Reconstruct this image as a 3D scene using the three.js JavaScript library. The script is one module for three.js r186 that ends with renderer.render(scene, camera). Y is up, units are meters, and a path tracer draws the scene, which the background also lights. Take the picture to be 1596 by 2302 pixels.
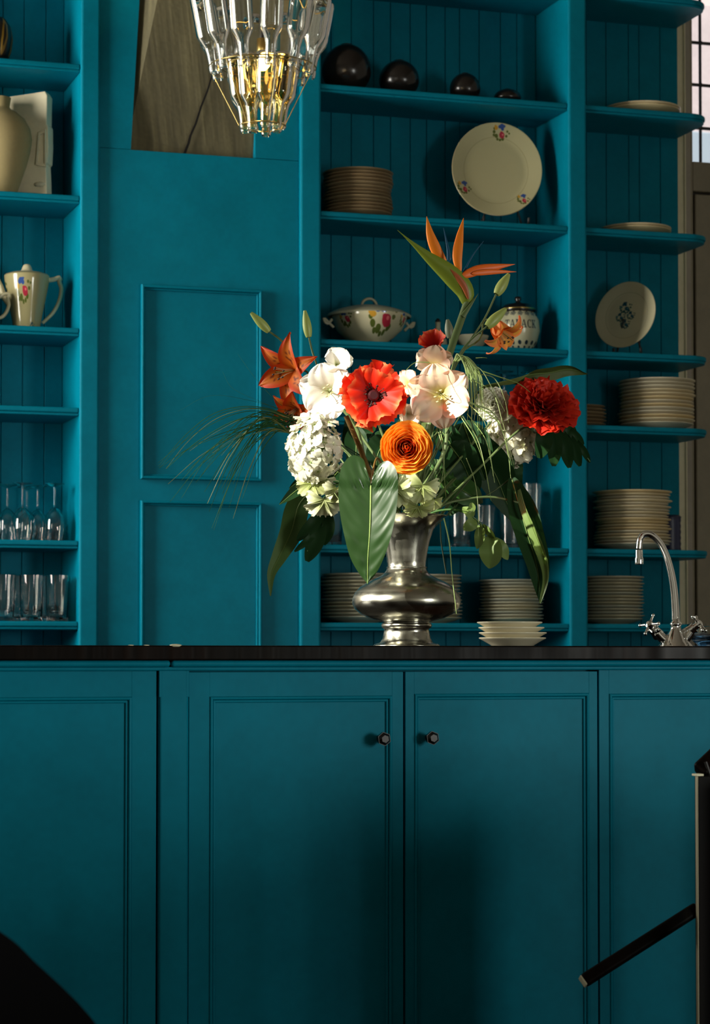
import * as THREE from 'three';
import { RoundedBoxGeometry } from 'three/addons/geometries/RoundedBoxGeometry.js';
import { mergeGeometries } from 'three/addons/utils/BufferGeometryUtils.js';
import { RectAreaLightUniformsLib } from 'three/addons/lights/RectAreaLightUniformsLib.js';

// ---------------------------------------------------------------- camera, sky, sun, windows' light, exposure
const scene = new THREE.Scene();
const renderer = new THREE.WebGLRenderer({ antialias: true });
renderer.toneMapping = THREE.LinearToneMapping;
renderer.toneMappingExposure = 1.0;
renderer.shadowMap.enabled = true;
RectAreaLightUniformsLib.init();

const W0 = 1596, H0 = 2302, FOC = 5200, EYE = 0.928, YAW = 0.3143, PITCH = 0.034, SHIFT = 146;
const camera = new THREE.PerspectiveCamera(2 * Math.atan(H0 / 2 / FOC) * 180 / Math.PI, W0 / H0, 0.05, 80);
camera.position.set(0, EYE, 0);
camera.rotation.order = 'YXZ';
camera.rotation.y = -YAW; camera.rotation.x = PITCH;
camera.setViewOffset(W0, H0, 0, -SHIFT, W0, H0);
camera.focus = 4.85; camera.userData.fStop = 9;
camera.updateMatrixWorld(true);

scene.background = new THREE.Color().setRGB(0.62, 0.72, 0.9);
scene.backgroundIntensity = 0.55;

const SUN = new THREE.Vector3(-0.871, 0.375, 0.317).normalize();       // towards the sun
const sun = new THREE.DirectionalLight(new THREE.Color(1, 0.9, 0.72), 17);
sun.position.copy(SUN).multiplyScalar(14).add(new THREE.Vector3(1.5, 1.4, -4.5));
sun.target.position.set(1.5, 1.4, -4.5);
sun.castShadow = true; sun.shadow.mapSize.set(2048, 2048);
Object.assign(sun.shadow.camera, { left: -8, right: 8, top: 8, bottom: -8, near: 0.5, far: 40 });
scene.add(sun, sun.target);

// daylight of the two big windows (added glowing blinds stand with the walls)
const ROOM = { l: -1.8, r: 4.45, f: 3.2, b: -7.32, h: 4.3 };
const WIN_SIDE = { y0: 1.2, y1: 3.0, z0: -6.85, z1: -5.45 };          // in the wall at x = ROOM.l
const WIN_STAIR = { y0: 0.45, y1: 1.85, z0: -0.4, z1: 2.3 };            // in the wall at x = ROOM.r
function dayLight(name, color, nits, w, h, pos, dir) {
  const l = new THREE.RectAreaLight(color, nits, w, h);
  l.name = name; l.position.copy(pos); l.lookAt(pos.clone().add(dir)); scene.add(l);
}
const DAY_A = new THREE.Color().setRGB(1.0, 0.97, 0.88), DAY_B = new THREE.Color().setRGB(0.95, 0.97, 0.9);
const NITS_A = 26, NITS_B = 22;
dayLight('side_window_daylight', DAY_A, NITS_A, WIN_SIDE.z1 - WIN_SIDE.z0, WIN_SIDE.y1 - WIN_SIDE.y0,
  new THREE.Vector3(ROOM.l + 0.02, (WIN_SIDE.y0 + WIN_SIDE.y1) / 2, (WIN_SIDE.z0 + WIN_SIDE.z1) / 2), new THREE.Vector3(1, 0, 0));
dayLight('stair_window_daylight', DAY_B, NITS_B, WIN_STAIR.z1 - WIN_STAIR.z0, WIN_STAIR.y1 - WIN_STAIR.y0,
  new THREE.Vector3(ROOM.r - 0.02, (WIN_STAIR.y0 + WIN_STAIR.y1) / 2, (WIN_STAIR.z0 + WIN_STAIR.z1) / 2), new THREE.Vector3(-1, 0, 0));

// ---------------------------------------------------------------- helpers
const V = (x, y, z) => new THREE.Vector3(x, y, z);
let seedState = 12345;
const rnd = () => { seedState = (seedState * 1664525 + 1013904223) >>> 0; return seedState / 4294967296; };
const rr = (a, b) => a + (b - a) * rnd();
const lerp = (a, b, t) => a + (b - a) * t;
const sm = (a, b, x) => { const t = Math.min(1, Math.max(0, (x - a) / (b - a))); return t * t * (3 - 2 * t); };
const CAMR = V(1, 0, 0).applyQuaternion(camera.quaternion);
// world point seen at a pixel of the photograph, on the plane z = -perp
function at(px, py, perp) {
  const d = V((px - W0 / 2) / FOC, -(py - (H0 / 2 + SHIFT)) / FOC, -1).applyQuaternion(camera.quaternion);
  return d.multiplyScalar(perp / -d.z).add(camera.position);
}
const X = (px, perp) => at(px, 1300, perp).x;
const Y = (px, py, perp) => at(px, py, perp).y;
const mpp = (px, perp) => at(px, 1300, perp).distanceTo(at(px, 1310, perp)) / 10;   // metres per pixel there

const taken = new Map();
function numbered(n) { const k = taken.get(n) || 0; taken.set(n, k + 1); return k ? `${n}_${String(k).padStart(3, '0')}` : n; }
function tag(o, label, category, group) { o.userData.label = label; o.userData.category = category; if (group) o.userData.group = group; return o; }
function thing(name, label, category, pos, group) {
  const g = new THREE.Group(); g.name = numbered(name); if (pos) g.position.copy(pos); tag(g, label, category, group); scene.add(g); return g;
}
function structure(name, label) {
  const g = new THREE.Group(); g.name = name; g.userData.kind = 'structure'; g.userData.label = label; g.userData.category = name.split('_')[0]; scene.add(g); return g;
}
function part(parent, name, geo, mat, pos, rot) {
  const m = new THREE.Mesh(geo, mat); m.name = name; m.castShadow = m.receiveShadow = true;
  if (pos) m.position.copy(pos); if (rot) m.rotation.set(rot[0], rot[1], rot[2]); parent.add(m); return m;
}
function copyOf(o, pos, label, group) {
  const c = o.clone(); c.name = numbered(o.name.replace(/_\d{3}$/, '')); c.userData = { ...o.userData };
  if (label) c.userData.label = label; if (group) c.userData.group = group; if (pos) c.position.copy(pos); scene.add(c); return c;
}
// uv in metres, projected along the main axis of each face's normal
function metreUV(g) {
  const p = g.attributes.position, n = g.attributes.normal, uv = new Float32Array(p.count * 2);
  for (let i = 0; i < p.count; i++) {
    const ax = Math.abs(n.getX(i)), ay = Math.abs(n.getY(i)), az = Math.abs(n.getZ(i));
    const x = p.getX(i), y = p.getY(i), z = p.getZ(i);
    if (az >= ax && az >= ay) { uv[2 * i] = x; uv[2 * i + 1] = y; } else if (ax >= ay) { uv[2 * i] = z; uv[2 * i + 1] = y; } else { uv[2 * i] = x; uv[2 * i + 1] = z; }
  }
  g.setAttribute('uv', new THREE.BufferAttribute(uv, 2)); return g;
}
// box given by its two corners, edges rounded
function bx(x0, x1, y0, y1, z0, z1, r = 0.002, seg = 1) {
  const w = x1 - x0, h = y1 - y0, d = z1 - z0;
  const g = new RoundedBoxGeometry(w, h, d, seg, Math.min(r, w / 2.01, h / 2.01, d / 2.01));
  g.translate((x0 + x1) / 2, (y0 + y1) / 2, (z0 + z1) / 2); return metreUV(g);
}
const lathe = (pts, seg = 40) => new THREE.LatheGeometry(pts.map(p => new THREE.Vector2(Math.max(0, p[0]), p[1])), seg);
function tube(points, r, seg = 24, rad = 8, taper) {
  const c = new THREE.CatmullRomCurve3(points); const g = new THREE.TubeGeometry(c, seg, r, rad, false);
  if (taper) {
    const p = g.attributes.position, ring = rad + 1;
    for (let i = 0; i <= seg; i++) {
      const q = c.getPointAt(i / seg), k = taper(i / seg);
      for (let j = 0; j < ring; j++) { const n = i * ring + j; p.setXYZ(n, q.x + (p.getX(n) - q.x) * k, q.y + (p.getY(n) - q.y) * k, q.z + (p.getZ(n) - q.z) * k); }
    }
    g.computeVertexNormals();
  }
  return g;
}
const ball = (r, x = 0, y = 0, z = 0, sx = 1, sy = 1, sz = 1, s = 14) => { const g = new THREE.SphereGeometry(r, s, Math.max(6, s * 0.7 | 0)); g.scale(sx, sy, sz); g.translate(x, y, z); return g; };

// ---------------------------------------------------------------- textures
function hash2(i, j, s) { let h = (i * 374761393 + j * 668265263 + s * 69069) | 0; h = Math.imul(h ^ (h >>> 13), 1274126177); return ((h ^ (h >>> 16)) >>> 0) / 4294967296; }
function vnoise(x, y, s, per) {
  const i = Math.floor(x), j = Math.floor(y), fx = x - i, fy = y - j, u = fx * fx * (3 - 2 * fx), v = fy * fy * (3 - 2 * fy);
  const w = (k) => ((k % per) + per) % per;
  const a = hash2(w(i), w(j), s), b = hash2(w(i + 1), w(j), s), c = hash2(w(i), w(j + 1), s), d = hash2(w(i + 1), w(j + 1), s);
  return lerp(lerp(a, b, u), lerp(c, d, u), v);
}
function dataTex(n, fn, srgb, repeat = 1) {
  const d = new Uint8Array(n * n * 4);
  for (let y = 0; y < n; y++) for (let x = 0; x < n; x++) { const c = fn(x / n, y / n), k = (y * n + x) * 4; d[k] = c[0] * 255; d[k + 1] = c[1] * 255; d[k + 2] = c[2] * 255; d[k + 3] = 255; }
  const t = new THREE.DataTexture(d, n, n); t.magFilter = THREE.LinearFilter; t.minFilter = THREE.LinearMipmapLinearFilter; t.generateMipmaps = true;
  t.wrapS = t.wrapT = THREE.RepeatWrapping; t.repeat.set(repeat, repeat); if (srgb) t.colorSpace = THREE.SRGBColorSpace; t.needsUpdate = true; return t;
}
const brushTex = dataTex(512, (u, v) => { const a = 0.5 * vnoise(u * 96, v * 6, 3, 96) + 0.3 * vnoise(u * 48, v * 24, 5, 48) + 0.2 * vnoise(u * 12, v * 12, 8, 12); return [a, a, a]; }, false, 2);
const mottleTex = dataTex(512, (u, v) => { const a = 0.86 + 0.14 * (0.5 * vnoise(u * 6, v * 6, 21, 6) + 0.3 * vnoise(u * 22, v * 22, 22, 22) + 0.2 * vnoise(u * 90, v * 90, 23, 90)); return [a, a, a]; }, true, 1);
const grainTex = dataTex(512, (u, v) => {
  const w = vnoise(u * 5, v * 2, 31, 5), g = vnoise(u * 70 + 0, v * 3, 33, 70), f = vnoise(u * 200, v * 9, 35, 200), b = vnoise(u * 4, v * 4, 37, 4);
  const a = 0.45 + 0.3 * g + 0.2 * f - 0.15 * w; const red = sm(0.5, 0.85, b); return [a * lerp(0.85, 1.0, red), a * lerp(0.85, 0.72, red), a * lerp(0.8, 0.55, red)];
}, true, 1);
const woodRough = dataTex(256, (u, v) => { const a = 0.35 + 0.4 * vnoise(u * 40, v * 4, 41, 40) + 0.2 * vnoise(u * 6, v * 6, 42, 6); return [a, a, a]; }, false, 1);
const timberTex = dataTex(512, (u, v) => {
  const g = vnoise(u * 60, v * 4, 51, 60), f = vnoise(u * 160, v * 12, 53, 160), b = vnoise(u * 7, v * 5, 55, 7), d = vnoise(u * 120, v * 120, 57, 120);
  const a = 0.55 + 0.2 * g + 0.1 * f + 0.15 * b + 0.06 * d; return [a, a * 0.96, a * 0.88];
}, true, 1);
const spotTex = dataTex(256, (u, v) => { const a = 0.5 * vnoise(u * 20, v * 20, 61, 20) + 0.3 * vnoise(u * 60, v * 60, 62, 60) + 0.2 * vnoise(u * 120, v * 120, 63, 120); return [a, a, a]; }, false, 1);
const metalRough = dataTex(256, (u, v) => { const a = 0.2 + 0.35 * vnoise(u * 8, v * 10, 71, 8) * vnoise(u * 30, v * 40, 72, 30) + 0.12 * vnoise(u * 4, v * 120, 73, 120); return [a, a, a]; }, false, 1);
function canvasTex(w, h, draw) {
  const c = document.createElement('canvas'); c.width = w; c.height = h; draw(c.getContext('2d'), w, h);
  const t = new THREE.CanvasTexture(c); t.colorSpace = THREE.SRGBColorSpace; t.wrapS = THREE.RepeatWrapping; return t;
}

// ---------------------------------------------------------------- materials
const mat = (r, g, b, rough, o = {}) => { const m = new THREE.MeshPhysicalMaterial({ roughness: rough, ...o }); m.color.setRGB(r, g, b); return m; };
const M = {
  teal: mat(0.0, 0.19, 0.28, 0.45, { map: mottleTex, bumpMap: brushTex, bumpScale: 0.00012, specularIntensity: 0.12 }),
  cream: mat(0.74, 0.7, 0.48, 0.5, { map: mottleTex }),
  olive: mat(0.26, 0.23, 0.16, 0.5, { map: mottleTex, bumpMap: brushTex, bumpScale: 0.0003 }),  // olive tone, darker than the cream casing
  plaster: mat(0.36, 0.33, 0.28, 0.9, { map: mottleTex }),
  floor: mat(0.1, 0.07, 0.045, 0.5, { map: grainTex }),
  timber: mat(0.17, 0.16, 0.095, 0.85, { map: timberTex, bumpMap: timberTex, bumpScale: 0.003 }),
  ceilingPaint: mat(0.2, 0.17, 0.13, 0.9, { map: mottleTex }),
  paleEdge: mat(0.35, 0.31, 0.2, 0.6),
  crack: mat(0.004, 0.003, 0.002, 1),
  counter: mat(0.014, 0.0095, 0.007, 0.6, { map: grainTex, roughnessMap: woodRough, bumpMap: grainTex, bumpScale: 0.0008, specularIntensity: 0.12 }),
  knob: mat(0.006, 0.005, 0.005, 0.25),
  lead: mat(0.02, 0.02, 0.022, 0.6),
  blackIron: mat(0.006, 0.006, 0.006, 0.5),
  chrome: mat(0.82, 0.82, 0.8, 0.07, { metalness: 1 }),
  pewter: mat(0.38, 0.37, 0.31, 0.7, { metalness: 1, roughnessMap: metalRough, bumpMap: spotTex, bumpScale: 0.0003 }),
  china: mat(0.55, 0.5, 0.32, 0.16),
  chinaGrey: mat(0.4, 0.39, 0.27, 0.18),
  chinaBlue: mat(0.03, 0.07, 0.1, 0.3),
  brass: mat(0.5, 0.36, 0.12, 0.3, { metalness: 1 }),
  glass: mat(0.97, 0.99, 0.97, 0.0, { transmission: 1, thickness: 0.004, ior: 1.45 }),
  glassLampTint: mat(0.98, 0.9, 0.62, 0.0, { transmission: 1, thickness: 0.004, ior: 1.45 }),  // warm lamp glow put into the glass colour of the lower bottles
  pane: mat(0.9, 0.93, 0.95, 0.02, { transmission: 1, thickness: 0 }),
  darkPot: mat(0.008, 0.006, 0.005, 0.22),
  darkWood: mat(0.011, 0.0085, 0.006, 0.55, { map: grainTex, specularIntensity: 0.15 }),
  blackCloth: mat(0.002, 0.002, 0.0025, 0.9, { specularIntensity: 0.2 }),
};
const glow = (r, g, b, k) => { const m = new THREE.MeshStandardMaterial({ color: 0x000000, roughness: 1 }); m.emissive.setRGB(r, g, b); m.emissiveIntensity = k; return m; };
// part whose geometry is given in world coordinates
const wpart = (g, name, geo, m) => { geo.translate(-g.position.x, -g.position.y, -g.position.z); return part(g, name, geo, m); };

// ---------------------------------------------------------------- room shell
const TH = 0.12;
const floorS = structure('floor', 'dark wooden floor boards of the kitchen');
{ const n = 22, w = (ROOM.r - ROOM.l + 0.4) / n; for (let i = 0; i < n; i++) wpart(floorS, 'floor_board', bx(ROOM.l - 0.2 + i * w, ROOM.l - 0.2 + (i + 1) * w - 0.002, -0.05, 0, ROOM.b - 0.15, ROOM.f + 0.15, 0.0015), M.floor); }
const ceilS = structure('ceiling', 'plain brownish painted ceiling');
wpart(ceilS, 'ceiling_slab', bx(ROOM.l - 0.2, ROOM.r + 0.2, ROOM.h, ROOM.h + 0.15, ROOM.b - 0.2, ROOM.f + 0.2), M.ceilingPaint);
// sun shaft enters by a small high casement in the side wall
const SHAFT = { yc: 1.27, zc: -4.5, h: 0.62, w: 0.32, x: 1.545 };
const kx = (SHAFT.x - ROOM.l) / -SUN.x;
const CASE = { y0: SHAFT.yc + kx * SUN.y - SHAFT.h / 2 - 0.02, y1: SHAFT.yc + kx * SUN.y + SHAFT.h / 2 + 0.05, z0: SHAFT.zc + kx * SUN.z - SHAFT.w / 2 - 0.02, z1: SHAFT.zc + kx * SUN.z + SHAFT.w / 2 + 0.04 };
const wl = structure('wall_left', 'white plaster wall with a tall window and a small casement');
const wlx = [ROOM.l - TH, ROOM.l];
const zs = [ROOM.b - 0.2, WIN_SIDE.z0, WIN_SIDE.z1, CASE.z0, CASE.z1, ROOM.f + 0.2];
wpart(wl, 'wall_panel', bx(...wlx, 0, ROOM.h, zs[0], zs[1], 0.001), M.plaster);
wpart(wl, 'wall_panel', bx(...wlx, 0, WIN_SIDE.y0, zs[1], zs[2], 0.001), M.plaster);
wpart(wl, 'wall_panel', bx(...wlx, WIN_SIDE.y1, ROOM.h, zs[1], zs[2], 0.001), M.plaster);
wpart(wl, 'wall_panel', bx(...wlx, 0, ROOM.h, zs[2], zs[3], 0.001), M.plaster);
wpart(wl, 'wall_panel', bx(...wlx, 0, CASE.y0, zs[3], zs[4], 0.001), M.plaster);
wpart(wl, 'wall_panel', bx(...wlx, CASE.y1, ROOM.h, zs[3], zs[4], 0.001), M.plaster);
wpart(wl, 'wall_panel', bx(...wlx, 0, ROOM.h, zs[4], zs[5], 0.001), M.plaster);
const wr = structure('wall_right', 'white plaster wall with a wide window over the stairs');
const wrx = [ROOM.r, ROOM.r + TH];
wpart(wr, 'wall_panel', bx(...wrx, 0, ROOM.h, ROOM.b - 0.2, WIN_STAIR.z0, 0.001), M.plaster);
wpart(wr, 'wall_panel', bx(...wrx, 0, WIN_STAIR.y0, WIN_STAIR.z0, WIN_STAIR.z1, 0.001), M.plaster);
wpart(wr, 'wall_panel', bx(...wrx, WIN_STAIR.y1, ROOM.h, WIN_STAIR.z0, WIN_STAIR.z1, 0.001), M.plaster);
wpart(wr, 'wall_panel', bx(...wrx, 0, ROOM.h, WIN_STAIR.z1, ROOM.f + 0.2, 0.001), M.plaster);
const wf = structure('wall_front', 'plain plaster wall facing the kitchen');
wpart(wf, 'wall_panel', bx(ROOM.l, ROOM.r, 0, ROOM.h, ROOM.f, ROOM.f + TH, 0.001), M.plaster);
// windows: an added blind that glows in place of daylight, and its frame
function blindWindow(name, label, x, dx, w, col, k) {
  const s = structure(name, label);
  wpart(s, 'added_glow_blind', bx(Math.min(x, x + dx), Math.max(x, x + dx), w.y0, w.y1, w.z0, w.z1, 0.001), glow(col.r, col.g, col.b, k));
  const e = [x - 0.03 * Math.sign(-dx) - 0.015, x - 0.03 * Math.sign(-dx) + 0.015];
  wpart(s, 'window_frame', mergeGeometries([bx(...e, w.y0 - 0.07, w.y0, w.z0 - 0.07, w.z1 + 0.07), bx(...e, w.y1, w.y1 + 0.07, w.z0 - 0.07, w.z1 + 0.07), bx(...e, w.y0, w.y1, w.z0 - 0.07, w.z0), bx(...e, w.y0, w.y1, w.z1, w.z1 + 0.07)]), M.cream);
}
blindWindow('window_2', 'tall window with an added glowing blind', ROOM.l - 0.03, -0.01, WIN_SIDE, DAY_A, 2);
blindWindow('window_3', 'wide stair window with an added glowing blind', ROOM.r + 0.03, 0.01, WIN_STAIR, DAY_B, 2);
{ const s = structure('window_4', 'small high casement letting the sun in');
  wpart(s, 'pane', bx(ROOM.l - 0.1, ROOM.l - 0.097, CASE.y0, CASE.y1, CASE.z0, CASE.z1, 0.001), M.pane);
  wpart(s, 'window_frame', mergeGeometries([bx(ROOM.l, ROOM.l + 0.02, CASE.y0 - 0.06, CASE.y0 - 0.005, CASE.z0 - 0.06, CASE.z1 + 0.06), bx(ROOM.l, ROOM.l + 0.02, CASE.y1 + 0.005, CASE.y1 + 0.06, CASE.z0 - 0.06, CASE.z1 + 0.06), bx(ROOM.l, ROOM.l + 0.02, CASE.y0, CASE.y1, CASE.z0 - 0.06, CASE.z0 - 0.005), bx(ROOM.l, ROOM.l + 0.02, CASE.y0, CASE.y1, CASE.z1 + 0.005, CASE.z1 + 0.06)]), M.cream); }

// back wall with the leaded door at its end
const PB = 7.30, ZB = -PB;                       // plane of the back wall
const dx0 = X(1540, 7.36), dx1 = dx0 + 0.6;
const wb = structure('wall_back', 'plaster wall behind the painted shelves');
wpart(wb, 'wall_panel', bx(ROOM.l, dx0, 0, ROOM.h, ZB - 0.16, ZB, 0.001), M.plaster);
wpart(wb, 'wall_panel', bx(dx1, ROOM.r, 0, ROOM.h, ZB - 0.16, ZB, 0.001), M.plaster);
wpart(wb, 'wall_panel', bx(dx0, dx1, 3.5, ROOM.h, ZB - 0.16, ZB, 0.001), M.plaster);
const casing = structure('trim_1', 'cream door casing beside the shelves');
wpart(casing, 'casing_board', bx(X(1524, 7.29), X(1541, 7.29), 0, 3.5, ZB, ZB + 0.02, 0.003, 2), M.cream);
wpart(casing, 'casing_bead', bx(X(1541, 7.28), X(1544.5, 7.28), 0, 3.5, ZB, ZB + 0.028, 0.003, 2), M.cream);
{
  const d = structure('door_1', 'olive door with leaded glass panes');
  const pz = 7.38, zf = -pz, t = 0.045, gx0 = X(1562, pz), gy0 = Y(1575, 364, pz), gx1 = dx1 - 0.1, gy1 = 3.3;
  wpart(d, 'stile', bx(dx0, gx0, 0.02, 3.48, zf - t, zf, 0.003, 2), M.olive);
  wpart(d, 'stile', bx(gx1, dx1 - 0.005, 0.02, 3.48, zf - t, zf, 0.003, 2), M.olive);
  const py1 = Y(1575, 430, pz);
  wpart(d, 'rail', bx(gx0, gx1, py1, gy0, zf - t, zf, 0.003, 2), M.olive);
  wpart(d, 'rail', bx(gx0, gx1, gy1, 3.48, zf - t, zf, 0.003, 2), M.olive);
  wpart(d, 'rail', bx(gx0, gx1, 0.02, 0.25, zf - t, zf, 0.003, 2), M.olive);
  wpart(d, 'door_panel', bx(gx0 + 0.012, gx1 - 0.012, 0.26, py1 - 0.008, zf - t + 0.006, zf - 0.008, 0.006, 2), M.olive);
  wpart(d, 'panel_back', bx(gx0 - 0.002, gx1 + 0.002, 0.24, py1 + 0.004, zf - t, zf - t + 0.006, 0.001), M.lead);
  const pw = [gx0, X(1587.5, pz)]; while (pw[pw.length - 1] < gx1 - 0.05) pw.push(Math.min(gx1, pw[pw.length - 1] + 0.095));
  const ph = [gy0]; for (const py of [284, 187, 92]) ph.push(Y(1575, py, pz)); while (ph[ph.length - 1] < gy1 - 0.05) ph.push(Math.min(gy1, ph[ph.length - 1] + 0.138));
  for (let i = 0; i + 1 < pw.length; i++) for (let j = 0; j + 1 < ph.length; j++) wpart(d, 'pane', bx(pw[i] + 0.001, pw[i + 1] - 0.001, ph[j] + 0.001, ph[j + 1] - 0.001, zf - 0.03, zf - 0.027, 0.0005), M.pane);
  for (let i = 1; i + 1 < pw.length; i++) wpart(d, 'lead_bar', bx(pw[i] - 0.004, pw[i] + 0.004, gy0, gy1, zf - 0.034, zf - 0.022, 0.002), M.lead);
  for (let j = 1; j + 1 < ph.length; j++) {
    wpart(d, 'lead_bar', bx(gx0, gx1, ph[j] - 0.005, ph[j] + 0.005, zf - 0.033, zf - 0.021, 0.002), M.lead);
    for (let i = 1; i + 1 < pw.length; i++) wpart(d, 'solder_joint', ball(0.009, pw[i], ph[j], zf - 0.024, 1, 1, 0.6, 8), M.lead);
  }
}
// outside: rendered house across the yard
{
  const g = thing('house', 'pinkish rendered house seen through the leaded panes', 'house', V(7, 0, -12)); g.userData.kind = 'structure';
  wpart(g, 'house_wall', bx(2, 12, 0, 7, -12.3, -12, 0.01), mat(0.62, 0.52, 0.55, 0.9, { map: mottleTex }));
  wpart(g, 'house_window', bx(5.4, 7.4, 2.9, 3.95, -12.01, -11.98, 0.01), mat(0.34, 0.4, 0.48, 0.3));
  wpart(g, 'window_sill', bx(5.3, 7.5, 2.75, 2.9, -12.02, -11.9, 0.01), mat(0.5, 0.5, 0.5, 0.6));
}

// ---------------------------------------------------------------- painted shelving along the back wall
const PF = 7.0, ZF = -PF, DEP = 0.277, ZK = ZF - DEP;
const levelPx = [-82, 188, 474, 762, 935, 1224, 1399.5, 1590, 1760];    // top edges of the shelf boards where they meet the middle post
const LEVEL = levelPx.map(py => Y(722, py, PF + 0.012));
const THICK = 0.025, TOPY = 3.75;
function shelfGeo(x0, x1) {                                           // board with a fat nosing over a thin bead
  return mergeGeometries([bx(x0, x1, -0.0165, 0, ZK, ZF - 0.008, 0.005, 3), bx(x0, x1, -THICK, -0.0165, ZK, ZF - 0.013, 0.003, 2)]);
}
function roundShelfGeo(x0, x1, R) {
  const mk = (inset, y0, y1, b) => {
    const s = new THREE.Shape(), zf = ZF - 0.008 - inset - b, xe = x1 - inset - b, k = R - inset;
    s.moveTo(x0, -ZK); s.lineTo(x0, -zf); s.lineTo(xe - k, -zf); s.absarc(xe - k, -zf + k, k, -Math.PI / 2, 0, false); s.lineTo(xe, -ZK); s.lineTo(x0, -ZK);
    const g = new THREE.ExtrudeGeometry(s, { depth: y1 - y0 - 2 * b, bevelEnabled: true, bevelThickness: b, bevelSize: b, bevelSegments: 3, curveSegments: 16 });
    g.rotateX(-Math.PI / 2); g.translate(0, y0 + b, 0); return metreUV(g);   // shape y = -z
  };
  return mergeGeometries([mk(0, -0.0165, 0, 0.005), mk(0.005, -THICK, -0.0165, 0.003)]);
}
function boards(g, x0, x1, y0, y1, widths) {
  let x = x0, i = 0;
  while (x < x1 - 0.004) { const w = Math.min(widths[i++ % widths.length], x1 - x); wpart(g, 'back_board', bx(x + 0.0008, x + w - 0.0008, y0, y1, ZK - 0.012, ZK, 0.0022), M.teal); x += w; }
}
const xs = { l0: X(-330, PF), l1: X(177.5, PF), p1: X(222, PF), p2: X(675, PF), c0: X(722, PF), c1: X(1281.5, PF), r0: X(1322.5, PF), r1: X(1529, PF + DEP) };
const post = (g, x0, x1, name = 'post') => wpart(g, name, bx(x0, x1, 0, TOPY, ZK - 0.012, ZF, 0.009, 4), M.teal);
const WID = [0.067, 0.052, 0.071, 0.078, 0.06, 0.07, 0.058];
{
  const g = thing('wall_shelf', 'teal painted wall shelf holding coffee pots and drinking glasses', 'shelf', V((xs.l0 + xs.l1) / 2, 0, ZF));
  boards(g, xs.l0, xs.l1, 0, TOPY, [0.069, 0.068, 0.07]);
  post(g, xs.l1, xs.p1); post(g, xs.l0 - 0.06, xs.l0);
  LEVEL.forEach(y => { const s = shelfGeo(xs.l0, xs.l1); s.translate(0, y, 0); wpart(g, 'shelf_board', s, M.teal); });
}
{
  const g = thing('wall_shelf', 'teal painted wall shelf holding a platter, tureen and dark round pots', 'shelf', V((xs.c0 + xs.c1) / 2, 0, ZF));
  boards(g, xs.c0, xs.c1, 0, TOPY, WID);
  post(g, xs.p2, xs.c0); post(g, xs.c1, xs.r0);
  LEVEL.forEach(y => { const s = shelfGeo(xs.c0, xs.c1); s.translate(0, y, 0); wpart(g, 'shelf_board', s, M.teal); });
}
{
  const g = thing('wall_shelf', 'teal open-ended wall shelf with rounded board ends beside the door', 'shelf', V((xs.r0 + xs.r1) / 2, 0, ZF));
  boards(g, xs.r0, xs.r1, 0, TOPY, [0.04, 0.08, 0.075, 0.085]);
  LEVEL.forEach(y => { const s = roundShelfGeo(xs.r0, xs.r1, 0.075); s.translate(0, y, 0); wpart(g, 'shelf_board', s, M.teal); });
}
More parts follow.
